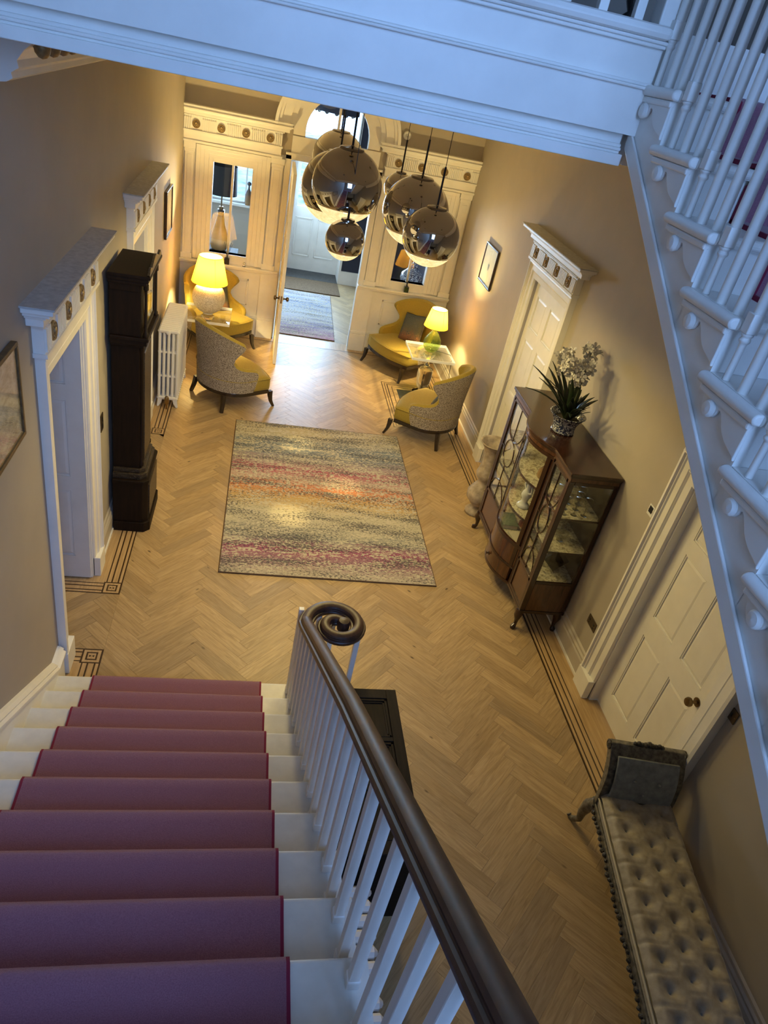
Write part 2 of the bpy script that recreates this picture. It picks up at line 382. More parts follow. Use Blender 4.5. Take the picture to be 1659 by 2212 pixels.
def plank_mesh(g, poly, c, dx):
    # poly in world xy; c centre; chamfered top; returns uv per face corner
    e = .0011; n = len(poly)
    cx = sum(p[0] for p in poly)/n; cy = sum(p[1] for p in poly)/n
    def sh(p, d):
        vx, vy = p[0]-cx, p[1]-cy; l = math.hypot(vx, vy) or 1; k = max(0, (l-d)/l); return (cx+vx*k, cy+vy*k)
    lo = [(*sh(p, e*.4), -.0125) for p in poly]; md = [(*sh(p, e*.4), -.0012) for p in poly]; tp = [(*sh(p, e*2.2), 0.0) for p in poly]
    b = len(g.v); g.add(lo+md+tp, [tuple(range(2*n, 3*n))]+[(i, (i+1) % n, n+(i+1) % n, n+i) for i in range(n)]+[(n+i, n+(i+1) % n, 2*n+(i+1) % n, 2*n+i) for i in range(n)])
    dy = (-dx[1], dx[0])
    for i in range(b, len(g.v)):
        p = g.v[i]; g.uv[i] = ((p[0]-c[0])*dx[0]+(p[1]-c[1])*dx[1], (p[0]-c[0])*dy[0]+(p[1]-c[1])*dy[1])
def uv_build(g, name, mat, parent):
    me = g.mesh(name, 0, False); uvl = me.uv_layers.new(name='UVMap')
    for lp in me.loops: uvl.data[lp.index].uv = g.uv[lp.vertex_index]
    me.materials.append(MAT[mat]); return me
planks = []
s2 = math.sqrt(.5)
for mband in range(-9, 10):
    for k in range(-110, 130):
        for kind in (0, 1):
            if kind == 0: cs = [(k, k), (k+5, k), (k+5, k+1), (k, k+1)]
            else: cs = [(k, k+1), (k+1, k+1), (k+1, k+6), (k, k+6)]
            poly = []
            for u_, v_ in cs:
                u_, v_ = (u_+5*mband)*PW, (v_-5*mband)*PW
                poly.append((2.555+s2*(u_-v_), 4.054+s2*(u_+v_)))
            cx = sum(p[0] for p in poly)/4; cy = sum(p[1] for p in poly)/4
            if cx < -2.4 or cx > 3.4 or cy < -.2 or cy > 14.9: continue
            for reg in ((-.866, 2.70, .1, 10.70), (-1.95, -.866, 3.99, 4.615), (-1.0, 2.9, 11.0, 14.35), (-1.95, -.866, 6.74, 7.37)):
                ps = clip_poly(poly, *reg)
                if area(ps) > .0015: planks.append((ps, (cx, cy), (s2, s2) if kind == 0 else (-s2, s2), area(ps) > .0615))
def proj_size(p):
    cx, cy = p[1]; d = Vector((cx, cy, -CAMZ)); zc = d.dot(CF)
    if zc < .2: return 0
    px = 829.5+1524*d.dot(CR)/zc; py = 1106-1524*d.dot(CU)/zc
    if not (-20 < px < 1680 and -20 < py < 2232): return 0
    if cx < .55 and cy < 3.55: return 0
    if cy > 10.8 or cx < -1.0: return 0
    if -.03 < cx < 1.9 and 5.1 < cy < 7.8: return 0
    return area(p[0])*CAMZ/d.length**3
planks.sort(key=proj_size, reverse=True)
full = {}
rest = G()
for i, (ps, c0, dx, whole) in enumerate(planks):
    if i < 300:
        if whole:
            key = dx[0] > 0
            if key not in full:
                g = G(); plank_mesh(g, [(p[0]-c0[0], p[1]-c0[1]) for p in ps], (0, 0), dx); full[key] = uv_build(g, 'plank', 'oak_plank', None)
            o = link('plank', full[key], floor); o.location = (c0[0], c0[1], 0)
        else:
            g = G(); plank_mesh(g, [(p[0]-c0[0], p[1]-c0[1]) for p in ps], (0, 0), dx)
            o = link('plank', uv_build(g, 'plank', 'oak_plank', None), floor); o.location = (c0[0], c0[1], 0)
    else: plank_mesh(rest, ps, c0, dx)
o = link('plank_field', uv_build(rest, 'plank_field', 'oak_plank', None), floor); o['kind'] = 'stuff'
# inlaid border: plain margin boards plus bands of dark and pale wood
LINES = ((0, .010, 1), (.010, .030, 0), (.030, .042, 1), (.042, .080, 2), (.080, .092, 1), (.092, .120, 0), (.120, .130, 1), (.130, .145, 0))
def strip(x0, x1, y0, y1, mat, name='border_strip', zt=.0006):
    G().box(min(x0, x1), max(x0, x1), min(y0, y1), max(y0, y1), -.0125, zt).build(name, mat, floor)
def border(axis, p0, sgn, a0, a1, wall, zz=.0006):
    for u0, u1, m_ in LINES:
        mat = ('border_pale', 'inlay_dark', 'oak_margin')[m_]
        lo, hi = p0+sgn*u0, p0+sgn*u1
        if axis == 'y': strip(lo, hi, a0, a1, mat, zt=zz)
        else: strip(a0, a1, lo, hi, mat, zt=zz)
    if wall is not None:
        lo, hi = p0+sgn*.145, wall
        if axis == 'y': strip(lo, hi, a0, a1, 'oak_margin', 'border_board', zz-.0003)
        else: strip(a0, a1, lo, hi, 'oak_margin', 'border_board', zz-.0003)
border('y', 2.705, 1, .1, 10.70, 3.12)                      # right wall
for a0, a1 in ((4.615, 6.74), (7.37, 10.70)): border('y', -.866, -1, a0+.145, a1-.0, -1.11)
border('y', -.866, -1, 3.70, 3.845, -1.05, .0007)
for yb, sg in ((4.615, 1), (3.99, -1), (7.37, 1), (6.74, -1)):   # turning into the doorways
    border('x', yb, sg, -1.95, -1.011, None, .0009)
    cx, cy = -.9385, yb+sg*.0725
    strip(-1.011, -.866, yb, yb+sg*.145, 'border_pale', 'border_board', .0005)
    for s_, m_ in ((.0725, 'inlay_dark'), (.060, 'border_pale'), (.040, 'inlay_dark'), (.028, 'border_pale')):
        strip(cx-s_, cx+s_, cy-s_, cy+s_, m_, 'border_corner', .0006+.0002*(.08-s_)*10)
    g = G(); g.add([(cx-.018, cy-.012, .0013), (cx, cy, .0013), (cx-.018, cy+.012, .0013), (cx+.018, cy-.012, .0013), (cx+.018, cy+.012, .0013)], [(0, 1, 2), (3, 4, 1)]); g.build('border_motif', 'inlay_dark', floor)
strip(-1.1, 2.98, 10.701, 11.02, 'oak_margin', 'border_board', .0004); strip(-1.1, 2.98, 10.701, 10.716, 'inlay_dark', zt=.0008)
for yb, sg in ((4.615, 1), (3.99, -1), (7.37, 1), (6.74, -1)): strip(-1.95, -1.011, yb+sg*.145, yb+sg*.30, 'oak_margin', 'border_board', .0001)
# old hearth inlay by the right wall
for (x0, x1, y0, y1) in ((1.95, 2.70, 8.25, 9.70),):
    for d, wd, m_ in ((0, .012, 'inlay_dark'), (.040, .010, 'inlay_dark'), (.075, .014, 'inlay_dark'), (.140, .010, 'inlay_dark')):
        strip(x0+d, x0+d+wd, y0+d, y1-d, m_, 'hearth_strip', .0009); strip(x0+d, x1, y1-d-wd, y1-d, m_, 'hearth_strip', .0009); strip(x0+d, x1, y0+d, y0+d+wd, m_, 'hearth_strip', .0009)
strip(2.16, 2.66, 8.46, 9.49, 'slate', 'hearth_stone', .0012)

# ---------------------------------------------------------------- walls
def wall(name, label, boxes, mat='wall_paint'):
    g = G()
    for b in boxes: g.box(*b)
    return tag(g.build(name, mat), label, None, None, 'structure')
D1, D2 = 3.93, 6.72            # left doorway starts (0.90 wide)
ZU = 6.9
wall('wall_left', 'greige painted left wall of hall and stairs', [(XL-.2, XL, -2.2, D1, 0, ZU), (XL-.2, XL, D1, D1+.9, 2.22, ZU), (XL-.2, XL, D1+.9, D2, 0, ZU), (XL-.2, XL, D2, D2+.9, 2.22, ZU), (XL-.2, XL, D2+.9, YF+.12, 0, ZU)])
wall('wall_right', 'greige painted right wall of hall', [(XR, XR+.2, -2.2, 2.70, 0, ZU), (XR, XR+.2, 2.70, 3.685, 2.07, ZU), (XR, XR+.2, 3.685, 6.535, 0, ZU), (XR, XR+.2, 6.535, 7.53, 2.33, ZU), (XR, XR+.2, 7.53, YF+.12, 0, ZU)])
# back wall of the stairwell with the landing window
wall('wall_back', 'stairwell back wall around the landing window', [(XL-.2, .05, -2.3, -2.1, 0, ZU), (1.85, XR+.2, -2.3, -2.1, 0, ZU), (.05, 1.85, -2.3, -2.1, 0, 3.5), (.05, 1.85, -2.3, -2.1, 6.3, ZU)])
wn = struct('window_5', 'tall sash window on the half landing')
g = G()
for x in (.05, .48, .92, 1.36, 1.80): g.box(x, x+.05, -2.24, -2.18, 3.5, 6.3)
for z in (3.5, 4.18, 4.86, 5.54, 6.25): g.box(.05, 1.85, -2.24, -2.18, z, z+.05)
g.build('window_frame', 'white_paint', wn); G().box(.05, 1.85, -2.215, -2.21, 3.5, 6.3).build('pane', 'pane_glass', wn)
wall('wall_upper', 'upper landing wall seen above the gallery', [(XL, XR, 5.9, 6.0, 4.34, ZU)])
tag(G().box(XL-.2, XR+.2, -2.3, 11.1, ZU, ZU+.1).build('ceiling_upper', 'ceiling_paint'), 'stairwell ceiling', None, None, 'structure')
ceil = tag(G().box(XL, XR, 2.92, YF, ZC, ZC+.10).build('ceiling', 'ceiling_paint'), 'hall ceiling under the gallery', None, None, 'structure')
tag(G().box(XL, XR, 2.92, 11.0, 4.22, 4.335).build('floor_gallery', 'carpet'), 'gallery floor above the hall', None, None, 'structure')
# side room beyond the left doorways
wall('wall_side_room', 'plain wall of the room beyond the left doorways', [(-3.1, -3.0, 2.8, 9.2, 0, 2.9), (-3.0, XL-.2, 2.8, 2.9, 0, 2.9), (-3.0, XL-.2, 9.1, 9.2, 0, 2.9), (-3.0, XL-.2, 5.85, 5.95, 0, 2.9), (-3.1, XL-.2, 2.8, 9.2, 2.9, 3.0)])
tag(G().box(-3.0, -1.95, 2.8, 9.2, -.03, 0).build('floor_side_room', 'oak_margin'), 'oak floor of the side room', None, None, 'structure')
# ---------------------------------------------------------------- skirting boards
SK = [(0, 0), (.028, 0), (.028, .15), (.020, .165), (.024, .185), (.012, .20), (.012, .222), (0, .235)]
def skirting(name, O, T, N, a0, a1, label):
    m = frame(O, T, N); g = G()
    fr = [(m @ Vector((a, 0, 0)), m.to_3x3() @ Vector((0, 1, 0)), Vector((0, 0, 1))) for a in (a0, a1)]
    g.sweep(SK, fr); o = tag(g.build(name, 'skirting_paint'), label, None, None, 'structure')
    G().box(a0, a1, .028, .040, 0, .022, m).build('floor_bead', 'white_paint', o); return o
skirting('baseboard_left', (XL, 0, 0), (0, 1, 0), (1, 0, 0), 5.03, 6.54, 'greige skirting behind the clock')
skirting('baseboard_left', (XL, 0, 0), (0, 1, 0), (1, 0, 0), 7.82, YF, 'greige skirting behind the radiator')
skirting('baseboard_right', (XR, 0, 0), (0, 1, 0), (-1, 0, 0), -2.1, 2.50, 'greige skirting behind the bench')
skirting('baseboard_right', (XR, 0, 0), (0, 1, 0), (-1, 0, 0), 3.88, 6.30, 'greige skirting behind the cabinet')
skirting('baseboard_right', (XR, 0, 0), (0, 1, 0), (-1, 0, 0), 7.72, YF, 'greige skirting behind the right chairs')

# ---------------------------------------------------------------- doors with casings and entablatures
CAS = [(0, 0), (0, .062), (.022, .066), (.030, .050), (.040, .050), (.048, .040), (.098, .040), (.104, .030), (.112, .036), (.120, .028), (.176, .024), (.185, .012), (.185, 0)]
def casing(parent, m, w_, h, cw=.19, dep=1.0):
    k = cw/.185
    for side in (0, 1):
        g = G(); 
        poly = [((-cw+u_*k) if side == 0 else (w_+cw-u_*k), v_*dep) for u_, v_ in CAS]
        g.prism(poly, 'z', .0, h+cw-.001, m); g.build('casing_jamb', 'white_paint', parent)
        x0 = -cw-.006 if side == 0 else w_; G().box(x0, x0+cw+.006, 0, .068*dep, 0, .19, m).build('plinth_block', 'white_paint', parent, bevel=.004)
    poly = [(v_*dep+.0006, h+cw-u_*k) for u_, v_ in CAS]
    g = G(); g.prism([(a, b) for a, b in poly], 'x', -cw+.0015, w_+cw-.0015, m); g.build('casing_head', 'white_paint', parent)
def rosette(parent, m, a, n_, z, r):
    g = G(); mm = m @ Matrix.Translation((a, n_, z)) @ Matrix.Rotation(-PI/2, 4, 'X')
    g.lathe([(r, 0), (r, .010), (r*.9, .016), (r*.84, .010), (r*.42, .012), (r*.40, .020), (r*.30, .024), (r*.12, .020), (1e-6, .024)], n=20, m=mm)
    for i in range(10):
        q = 2*PI*i/10; g.sphere((0, 0, 0), r*.15, 6, 4, .6); b = g.v[-(5*6):]
        g.v[-(5*6):] = [tuple(mm @ (Vector(p)+Vector((r*.62*math.cos(q), r*.62*math.sin(q), .012)))) for p in b]
    return g.build('rosette', 'gilt', parent, smooth=40)
def entablature(parent, m, a0, a1, z0, fh=.185, ch=.155, rs=4, dep=.066, proj=.17, rr=.055, end=(1, 1), topmat=True):
    G().box(a0, a1, 0, dep, z0, z0+fh, m).build('frieze', 'white_paint', parent)
    G().box(a0-.012*end[0], a1+.012*end[1], 0, dep+.014, z0-.012, z0+.012, m).build('frieze_fillet', 'white_paint', parent)
    g = G(); n_ = int((a1-a0)/.026)
    step = (a1-a0)/rs; rc = [a0+step*(.5+i) for i in range(rs)]
    for i in range(n_):
        a = a0+(i+.5)*(a1-a0)/n_
        if all(abs(a-c_) > rr*1.25 for c_ in rc): g.box(a-.0075, a+.0075, dep, dep+.013, z0+.02, z0+fh-.022, m)
    if g.f: tag(g.build('fluting', 'white_paint', parent), kind='stuff')
    g = G(); nd = int((a1-a0)/.022)
    for i in range(nd):
        a = a0+(i+.5)*(a1-a0)/nd; g.box(a-.006, a+.006, dep, dep+.016, z0+fh-.004, z0+fh+.014, m)
    tag(g.build('dentils', 'white_paint', parent), kind='stuff')
    for c_ in rc: rosette(parent, m, c_, dep, z0+fh*.5, rr)
    zt = z0+fh; steps = ((0, .15, .020), (.15, .48, .088), (.48, .62, .105), (.62, .78, .130), (.78, 1.0, proj-.012))
    g = G()
    for s0, s1, p_ in steps: g.box(a0-(p_-.0)*end[0], a1+p_*end[1], 0, max(p_, dep+.006)+0.0, zt+ch*s0, zt+ch*s1, m)
    g.build('cornice', 'white_paint', parent, bevel=.005)
    p_ = proj
    G().box(a0-p_*end[0], a1+p_*end[1], 0, p_, zt+ch, zt+ch+.010, m).build('cornice_top', 'dust_top' if topmat else 'white_paint', parent)
def leaf_mesh(parent, m, w_, h, th, rows, cols, stile=.11, both=True, knob=None, name='door_leaf', glazed=None):
    # local: a 0..w, n 0..th (front face at n = th), z 0..h ; rows: list of (z0, z1)
    g = G(); cw_ = (w_-stile*(cols+1))/cols
    g.box(0, w_, .017, th-.017, 0, h, m)
    zs = [0]+[z for r in rows for z in r]+[h]
    for n0, n1 in ((th-.017, th), (0, .017)):
        for i in range(0, len(zs), 2): g.box(0, w_, n0, n1, zs[i], zs[i+1], m)
        for r in rows:
            for j in range(cols+1): g.box(j*(cw_+stile), j*(cw_+stile)+stile, n0, n1, r[0], r[1], m)
    o = g.build(name, 'white_paint', parent)
    for r in rows:
        for j in range(cols):
            a = stile+j*(cw_+stile); pg = G()
            for n0, n1, q in ((th-.012, th-.006, 1), (.006, .012, 0)):
                e = .035
                A = [(a, r[0]), (a+cw_, r[0]), (a+cw_, r[1]), (a, r[1])]; B = [(a+e, r[0]+e), (a+cw_-e, r[0]+e), (a+cw_-e, r[1]-e), (a+e, r[1]-e)]
                d0, d1 = (th-.0165, th-.006) if q else (.0165, .006)
                vs = [m @ Vector((x, d0, z)) for x, z in A]+[m @ Vector((x, d1, z)) for x, z in B]
                pg.add(vs, [(0, 1, 5, 4), (1, 2, 6, 5), (2, 3, 7, 6), (3, 0, 4, 7), (4, 5, 6, 7)])
            pg.build('panel', 'white_paint', o)
            fr = G(); t_ = .012
            for (x0, x1, z0, z1) in ((a, a+cw_, r[0], r[0]+t_), (a, a+cw_, r[1]-t_, r[1]), (a, a+t_, r[0], r[1]), (a+cw_-t_, a+cw_, r[0], r[1])):
                fr.box(x0, x1, th-.017, th-.003, z0, z1, m)
            fr.build('panel_moulding', 'white_paint', o, bevel=.004)
    if knob:
        for side in ((1,) if knob[2] == 1 else (1, -1)):
            kg = G(); n_ = th if side == 1 else 0
            mm = m @ Matrix.Translation((knob[0], n_, knob[1])) @ Matrix.Rotation(-PI/2*side, 4, 'X')
            kg.lathe([(.032, 0), (.032, .006), (.014, .010), (.010, .035), (.014, .040), (.030, .052), (.033, .066), (.026, .080), (1e-6, .084)], n=16, m=mm)
            kg.build('knob', 'aged_brass', o, smooth=40)
    return o
six = [(.22, .86), (.98, 1.62), (1.74, 2.07)]
def left_door(name, y0, label):
    d = struct(name, label); m = frame((XL, y0, 0), (0, 1, 0), (1, 0, 0))
    casing(d, m, .90, 2.22, .185, .86)
    entablature(d, m, -.20, 1.10, 2.42, .17, .14, 4, .060, .165)
    g = G(); g.box(0, .02, -.2, 0, 0, 2.22, m); g.box(.88, .90, -.2, 0, 0, 2.22, m); g.box(0, .9, -.2, 0, 2.20, 2.22, m); g.build('door_lining', 'white_paint', d)
    # leaf stands open at right angles into the next room, its face towards the stairs
    ml = frame((XL-.012, y0+.882, .012), (-1, 0, 0), (0, -1, 0)) @ Matrix.Translation((0, -.022, 0))
    leaf_mesh(d, ml, .84, 2.18, .044, six, 2, knob=(.78, .95, 2))
    return d
left_door('door_1', D1, 'white panelled door standing open beside the foot of the stairs')
left_door('door_2', D2, 'white panelled door behind the tall clock')
# right wall, far door with entablature
d = struct('door_3', 'white panelled door with carved cornice beyond the cabinet'); m = frame((XR, 7.53, 0), (0, -1, 0), (-1, 0, 0))
casing(d, m, .995, 2.33, .17, 1.0)
entablature(d, m, -.195, 1.165, 2.51, .165, .13, 4, .066, .18, end=(1.3, 1.3))
leaf_mesh(d, frame((XR, 7.52, .012), (0, -1, 0), (-1, 0, 0)) @ Matrix.Translation((0, -.075, 0)), .975, 2.31, .045, [(.22, .90), (1.05, 1.70), (1.83, 2.18)], 2, stile=.12)
# right wall, near door, plain casing, deep lining
d = struct('door_4', 'white six panel door with brass knob at the head of the bench'); m = frame((XR, 3.685, 0), (0, -1, 0), (-1, 0, 0))
casing(d, m, .985, 2.07, .20, 1.0)
g = G(); g.box(0, .012, -.13, 0, 0, 2.07, m); g.box(.973, .985, -.13, 0, 0, 2.07, m); g.box(0, .985, -.13, 0, 2.058, 2.07, m); g.build('door_lining', 'white_paint', d)
leaf_mesh(d, frame((XR, 3.672, .008), (0, -1, 0), (-1, 0, 0)) @ Matrix.Translation((0, -.115, 0)), .958, 2.045, .045, [(.20, .86), (1.04, 1.62), (1.74, 1.95)], 2, stile=.125, knob=(.86, .965, 1))

# ---------------------------------------------------------------- far wall: panelled screen with windows, doorway and fanlight
fw = struct('wall_far', 'white panelled screen with two windows and an arched fanlight'); m = frame((0, YF, 0), (1, 0, 0), (0, -1, 0))
def fbox(name, x0, x1, n0, n1, z0, z1, mat='white_paint', bevel=0, parent=None): return G().box(x0, x1, n0, n1, z0, z1, m).build(name, mat, parent or fw, bevel=bevel)
WL, WR = (-.714, -.167), (2.018, 2.560); WZ = (1.17, 2.375); DX = (.335, 1.530); DZ = 2.585
g = G()      # wall body, split round the openings
g.box(XL, WL[0], -.12, 0, 0, 2.62, m); g.box(WL[0], WL[1], -.12, 0, 0, WZ[0], m); g.box(WL[0], WL[1], -.12, 0, WZ[1], 2.62, m); g.box(WL[1], DX[0], -.12, 0, 0, 2.62, m)
g.box(DX[1], WR[0], -.12, 0, 0, 2.62, m); g.box(WR[0], WR[1], -.12, 0, 0, WZ[0], m); g.box(WR[0], WR[1], -.12, 0, WZ[1], 2.62, m); g.box(WR[1], XR, -.12, 0, 0, 2.62, m)
g.box(DX[0], DX[1], -.12, 0, DZ, 2.62, m); g.build('screen_panel', 'white_paint', fw)
# upper wall with the arched hole
AX, AR, AZ0, AZ1 = .922, .437, 2.88, 2.985
poly = []
outer = [(XL, 2.62), (XR, 2.62), (XR, ZC), (XL, ZC)]
def arch_pts(r, z0, n_=20, zs=AZ1): return [(AX-r, z0)]+[(AX-r*math.cos(PI*i/n_), zs+r*math.sin(PI*i/n_)) for i in range(n_+1)]+[(AX+r, z0)]
hole = arch_pts(AR, AZ0)
def holed(g, hole, x0, x1, z0, z1, n0, n1):
    def P(p, n_): return m @ Vector((p[0], n_, p[1]))
    for n_ in (n0, n1):
        L = [p for p in hole if p[0] <= AX+1e-6]; R = [p for p in hole if p[0] >= AX-1e-6]
        a = [(x0, z0), (hole[0][0], z0)]+L+[(AX, z1), (x0, z1)]
        b = [(hole[-1][0], z0), (x1, z0), (x1, z1), (AX, z1)]+R
        cpoly = [(hole[0][0], z0), (hole[-1][0], z0), hole[-1], hole[0]]
        for q in (a, b, cpoly): g.add([P(p, n_) for p in q], [tuple(range(len(q)))])
    k = len(hole); g.add([P(p, n0) for p in hole]+[P(p, n1) for p in hole], [(i, (i+1) % k, k+(i+1) % k, k+i) for i in range(k)])
g = G(); holed(g, hole, XL, XR, 2.62, ZC, -.12, 0); g.build('upper_wall', 'wall_paint', fw)
# white arch surround: flat tympanum and moulded archivolt
def ring(g, r0, r1, n0, n1, z0, n_=28):
    A = arch_pts(r0, z0, n_); B = arch_pts(r1, z0, n_); k = len(A); vs = []
    for n__ in (n0, n1):
        for q in (A, B): vs += [m @ Vector((p[0], n__, p[1])) for p in q]
    fs = []
    for i in range(k-1):
        fs += [(i, i+1, k+i+1, k+i), (2*k+i, 2*k+i+1, 3*k+i+1, 3*k+i), (i, i+1, 2*k+i+1, 2*k+i), (k+i, k+i+1, 3*k+i+1, 3*k+i)]
    fs += [(0, k, 3*k, 2*k), (k-1, 2*k-1, 4*k-1, 3*k-1)]; g.add(vs, fs)
for r0, r1, dp in ((AR, .60, .012), (.60, .665, .05), (.665, .78, .075), (.78, .82, .10), (.82, .862, .125)):
    g = G(); ring(g, r0, r1, 0.0, dp, 2.90 if r1 < .61 else 2.995); g.build('archivolt', 'white_paint', fw, smooth=30)
fbox('tympanum_board', .32, 1.545, 0, .012, 2.60, 2.885)
fl = struct('window_3', 'arched fanlight over the inner doorway')
g = G(); g.add([m @ Vector((p[0], -.06, p[1])) for p in hole], [tuple(range(len(hole)))]); g.build('pane', 'pane_glass', fl, recalc=False)
G().box(AX-.016, AX+.016, -.075, -.035, AZ0, AZ1+AR, m).build('glazing_bar', 'white_paint', fl)
# sections left and right of the doorway
mr = m
for sec, (a0, a1, e0, e1, wx) in enumerate(((XL, .185, 0, 1, WL), (1.640, XR, 1, 0, WR))):
    entablature(fw, m, a0, a1, 2.715, .175, .125, 4, .075, .13, .052, (e0, e1), False)
    fbox('architrave', a0, a1, 0, .058, 2.60, 2.712, bevel=.004)
    fbox('architrave_fillet', a0-(.02*e0), a1+.02*e1, 0, .070, 2.575, 2.603)
    pils = ((XL+.004, -.945), (.056, .250)) if sec == 0 else ((1.60, 1.795), (2.795, XR-.004))
    for p0, p1 in pils:
        fbox('pilaster', p0+.022, p1-.022, 0, .040, 1.08, 2.46)
        fbox('pilaster_cap', p0, p1, 0, .062, 2.50, 2.575, bevel=.006); fbox('pilaster_neck', p0+.012, p1-.012, 0, .050, 2.455, 2.50, bevel=.006)
        fbox('pilaster_foot', p0, p1, 0, .055, 1.045, 1.12, bevel=.008)
        fbox('pilaster_panel', p0+.052, p1-.052, .040, .0455, 1.16, 2.42, bevel=.004)
    # stepped window surround
    for k_, (o0, o1, dp) in enumerate(((.225, .17, .050), (.17, .115, .038), (.115, .055, .028), (.055, .0, .016))):
        g = G(); x0, x1, z1 = wx[0], wx[1], WZ[1]
        g.box(x0-o0, x0-o1, 0, dp, 1.06, z1+o0*.85, m); g.box(x1+o1, x1+o0, 0, dp, 1.06, z1+o0*.85, m); g.box(x0-o1, x1+o1, 0, dp, z1+o1*.85, z1+o0*.85, m)
        g.build('window_surround', 'white_paint', fw, bevel=.004)
    s0, s1 = (XL, .310) if sec == 0 else (1.525, XR)
    fbox('sill_board', s0, s1, 0, .105, 1.018, 1.046, bevel=.006); fbox('sill_moulding', s0, s1, 0, .070, .985, 1.018, bevel=.006)
    pn = ((-1.02, -.72), (-.62, -.105), (.02, .27)) if sec == 0 else ((1.60, 1.85), (1.955, 2.45), (2.58, 2.90))
    for i, (q0, q1) in enumerate(pn):
        if i == 1:
            for (x0, x1, z0, z1) in ((q0, q1, .46, .485), (q0, q1, .83, .855), (q0, q0+.025, .46, .855), (q1-.025, q1, .46, .855)): fbox('dado_moulding', x0, x1, 0, .018, z0, z1, bevel=.004)
            fbox('dado_panel', q0+.04, q1-.04, 0, .008, .50, .815)
    pl = ((-1.11, .10, .012), (.06, .31, .05)) if sec == 0 else ((1.525, 1.78, .05), (1.78, XR, .012))
    for q0, q1, dp in pl:
        fbox('dado_pier', q0, q1, 0, dp, 0, .985) if dp > .02 else None
        fbox('dado_base', q0, q1, 0, dp+.028, 0, .275, bevel=.003); fbox('dado_base_cap', q0, q1, 0, dp+.018, .275, .315, bevel=.006)
    wn = struct('window_%d' % (sec+1), 'screen window with one upright bar, %s of the doorway' % ('left' if sec == 0 else 'right'))
    G().box(wx[0], wx[1], -.07, -.066, WZ[0], WZ[1], m).build('pane', 'pane_glass', wn)
    xm = (wx[0]+wx[1])/2; G().box(xm-.016, xm+.016, -.085, -.045, WZ[0], WZ[1], m).build('glazing_bar', 'white_paint', wn)
    g = G(); g.box(wx[0], wx[0]+.008, -.12, 0, WZ[0], WZ[1], m); g.box(wx[1]-.008, wx[1], -.12, 0, WZ[0], WZ[1], m); g.box(wx[0], wx[1], -.12, .01, WZ[0]-.02, WZ[0], m); g.build('window_lining', 'white_paint', wn)
g = G(); g.box(DX[0]-.085, DX[0], 0, .03, 0, DZ+.06, m); g.box(DX[1], DX[1]+.085, 0, .03, 0, DZ+.06, m); g.box(DX[0]-.085, DX[1]+.085, 0, .03, DZ, DZ+.085, m); g.build('doorway_casing', 'white_paint', fw, bevel=.006)
# inner door leaf, swung open into the hall
d = struct('door_5', 'white inner door leaf standing open into the hall')
ml = frame((.345, YF-.02, .012), (-.0, -1, 0), (1, 0, 0))
o = leaf_mesh(d, ml, 1.06, 2.56, .045, [(.25, .85), (1.05, 1.75), (1.87, 2.40)], 2, stile=.13, knob=(1.0, .95, 2))
G().box(1.0605, 1.062, .012, .033, .90, 1.0, ml).build('latch_plate', 'brass', o)
for z in (.5, 1.2, 2.1): G().box(-.012, .012, .045, .060, z-.05, z+.05, ml).build('hinge', 'aged_brass', o)

# ---------------------------------------------------------------- porch beyond the doorway
YP = 14.38
tag(G().box(-1.3, 3.1, YF+.12, 15.1, 3.5, 3.6).build('ceiling_porch', 'ceiling_paint'), 'porch ceiling', None, None, 'structure')
wall('wall_porch_left', 'porch left wall', [(-1.3, -1.2, YF+.12, 15.0, 0, 3.5)], 'white_paint')
wall('wall_porch_right', 'porch right wall in navy paint', [(3.0, 3.1, YF+.12, 15.0, 0, 3.5)], 'navy_paint')
wall('wall_porch_end', 'navy porch wall beside the front door', [(1.64, 3.0, YP, YP+.1, 0, 3.5)], 'navy_paint')
wall('wall_porch_window', 'pale porch wall around the window', [(-1.2, -.95, YP, YP+.1, 0, 3.5), (.30, .52, YP, YP+.1, 0, 3.5), (-.95, .30, YP, YP+.1, 0, 1.2), (-.95, .30, YP, YP+.1, 2.55, 3.5)], 'skirting_paint')
wall('trim_1', 'white lining and skirting round the front door', [(1.60, 1.645, YP-.03, 14.98, 0, 3.4), (1.645, 3.0, YP-.028, YP, 0, .26), (.515, .56, YP-.03, 14.98, 0, 3.4), (-1.0, .33, YP-.12, YP+.1, 1.16, 1.2), (.33, .515, YP-.028, YP, 0, .26), (-1.2, .33, YP-.03, YP, 0, .2)], 'white_paint')
wn = struct('window_4', 'porch window behind the black shaded lamp')
g = G()
for x in (-.95, -.34, .27): g.box(x, x+.03, YP+.03, YP+.07, 1.2, 2.55)
for z in (1.2, 1.86, 2.52): g.box(-.95, .30, YP+.03, YP+.07, z, z+.03)
g.build('window_frame', 'white_paint', wn); G().box(-.95, .30, YP+.048, YP+.052, 1.2, 2.55).build('pane', 'pane_glass', wn)
d = struct('door_6', 'white front door with glazed upper half'); md = frame((.56, 14.93, .02), (1, 0, 0), (0, -1, 0))
g = G(); W_ = 1.04
g.box(0, W_, 0, .05, 0, 1.22, md); g.box(0, .10, 0, .05, 1.22, 2.35, md); g.box(W_-.10, W_, 0, .05, 1.22, 2.35, md); g.box(.1, W_-.1, 0, .05, 2.25, 2.35, md); ld = g.build('door_leaf', 'white_paint', d)
for a0, a1 in ((.02, .44), (.54, .94)):
    a0 = max(a0, .10); fr = G()
    for (x0, x1, z0, z1) in ((a0, a1, .28, .30), (a0, a1, 1.0, 1.02), (a0, a0+.02, .28, 1.02), (a1-.02, a1, .28, 1.02)): fr.box(x0, x1, .05, .062, z0, z1, md)
    fr.build('panel_moulding', 'white_paint', ld, bevel=.004); G().box(a0+.04, a1-.04, .05, .056, .34, .96, md).build('panel', 'white_paint', ld)
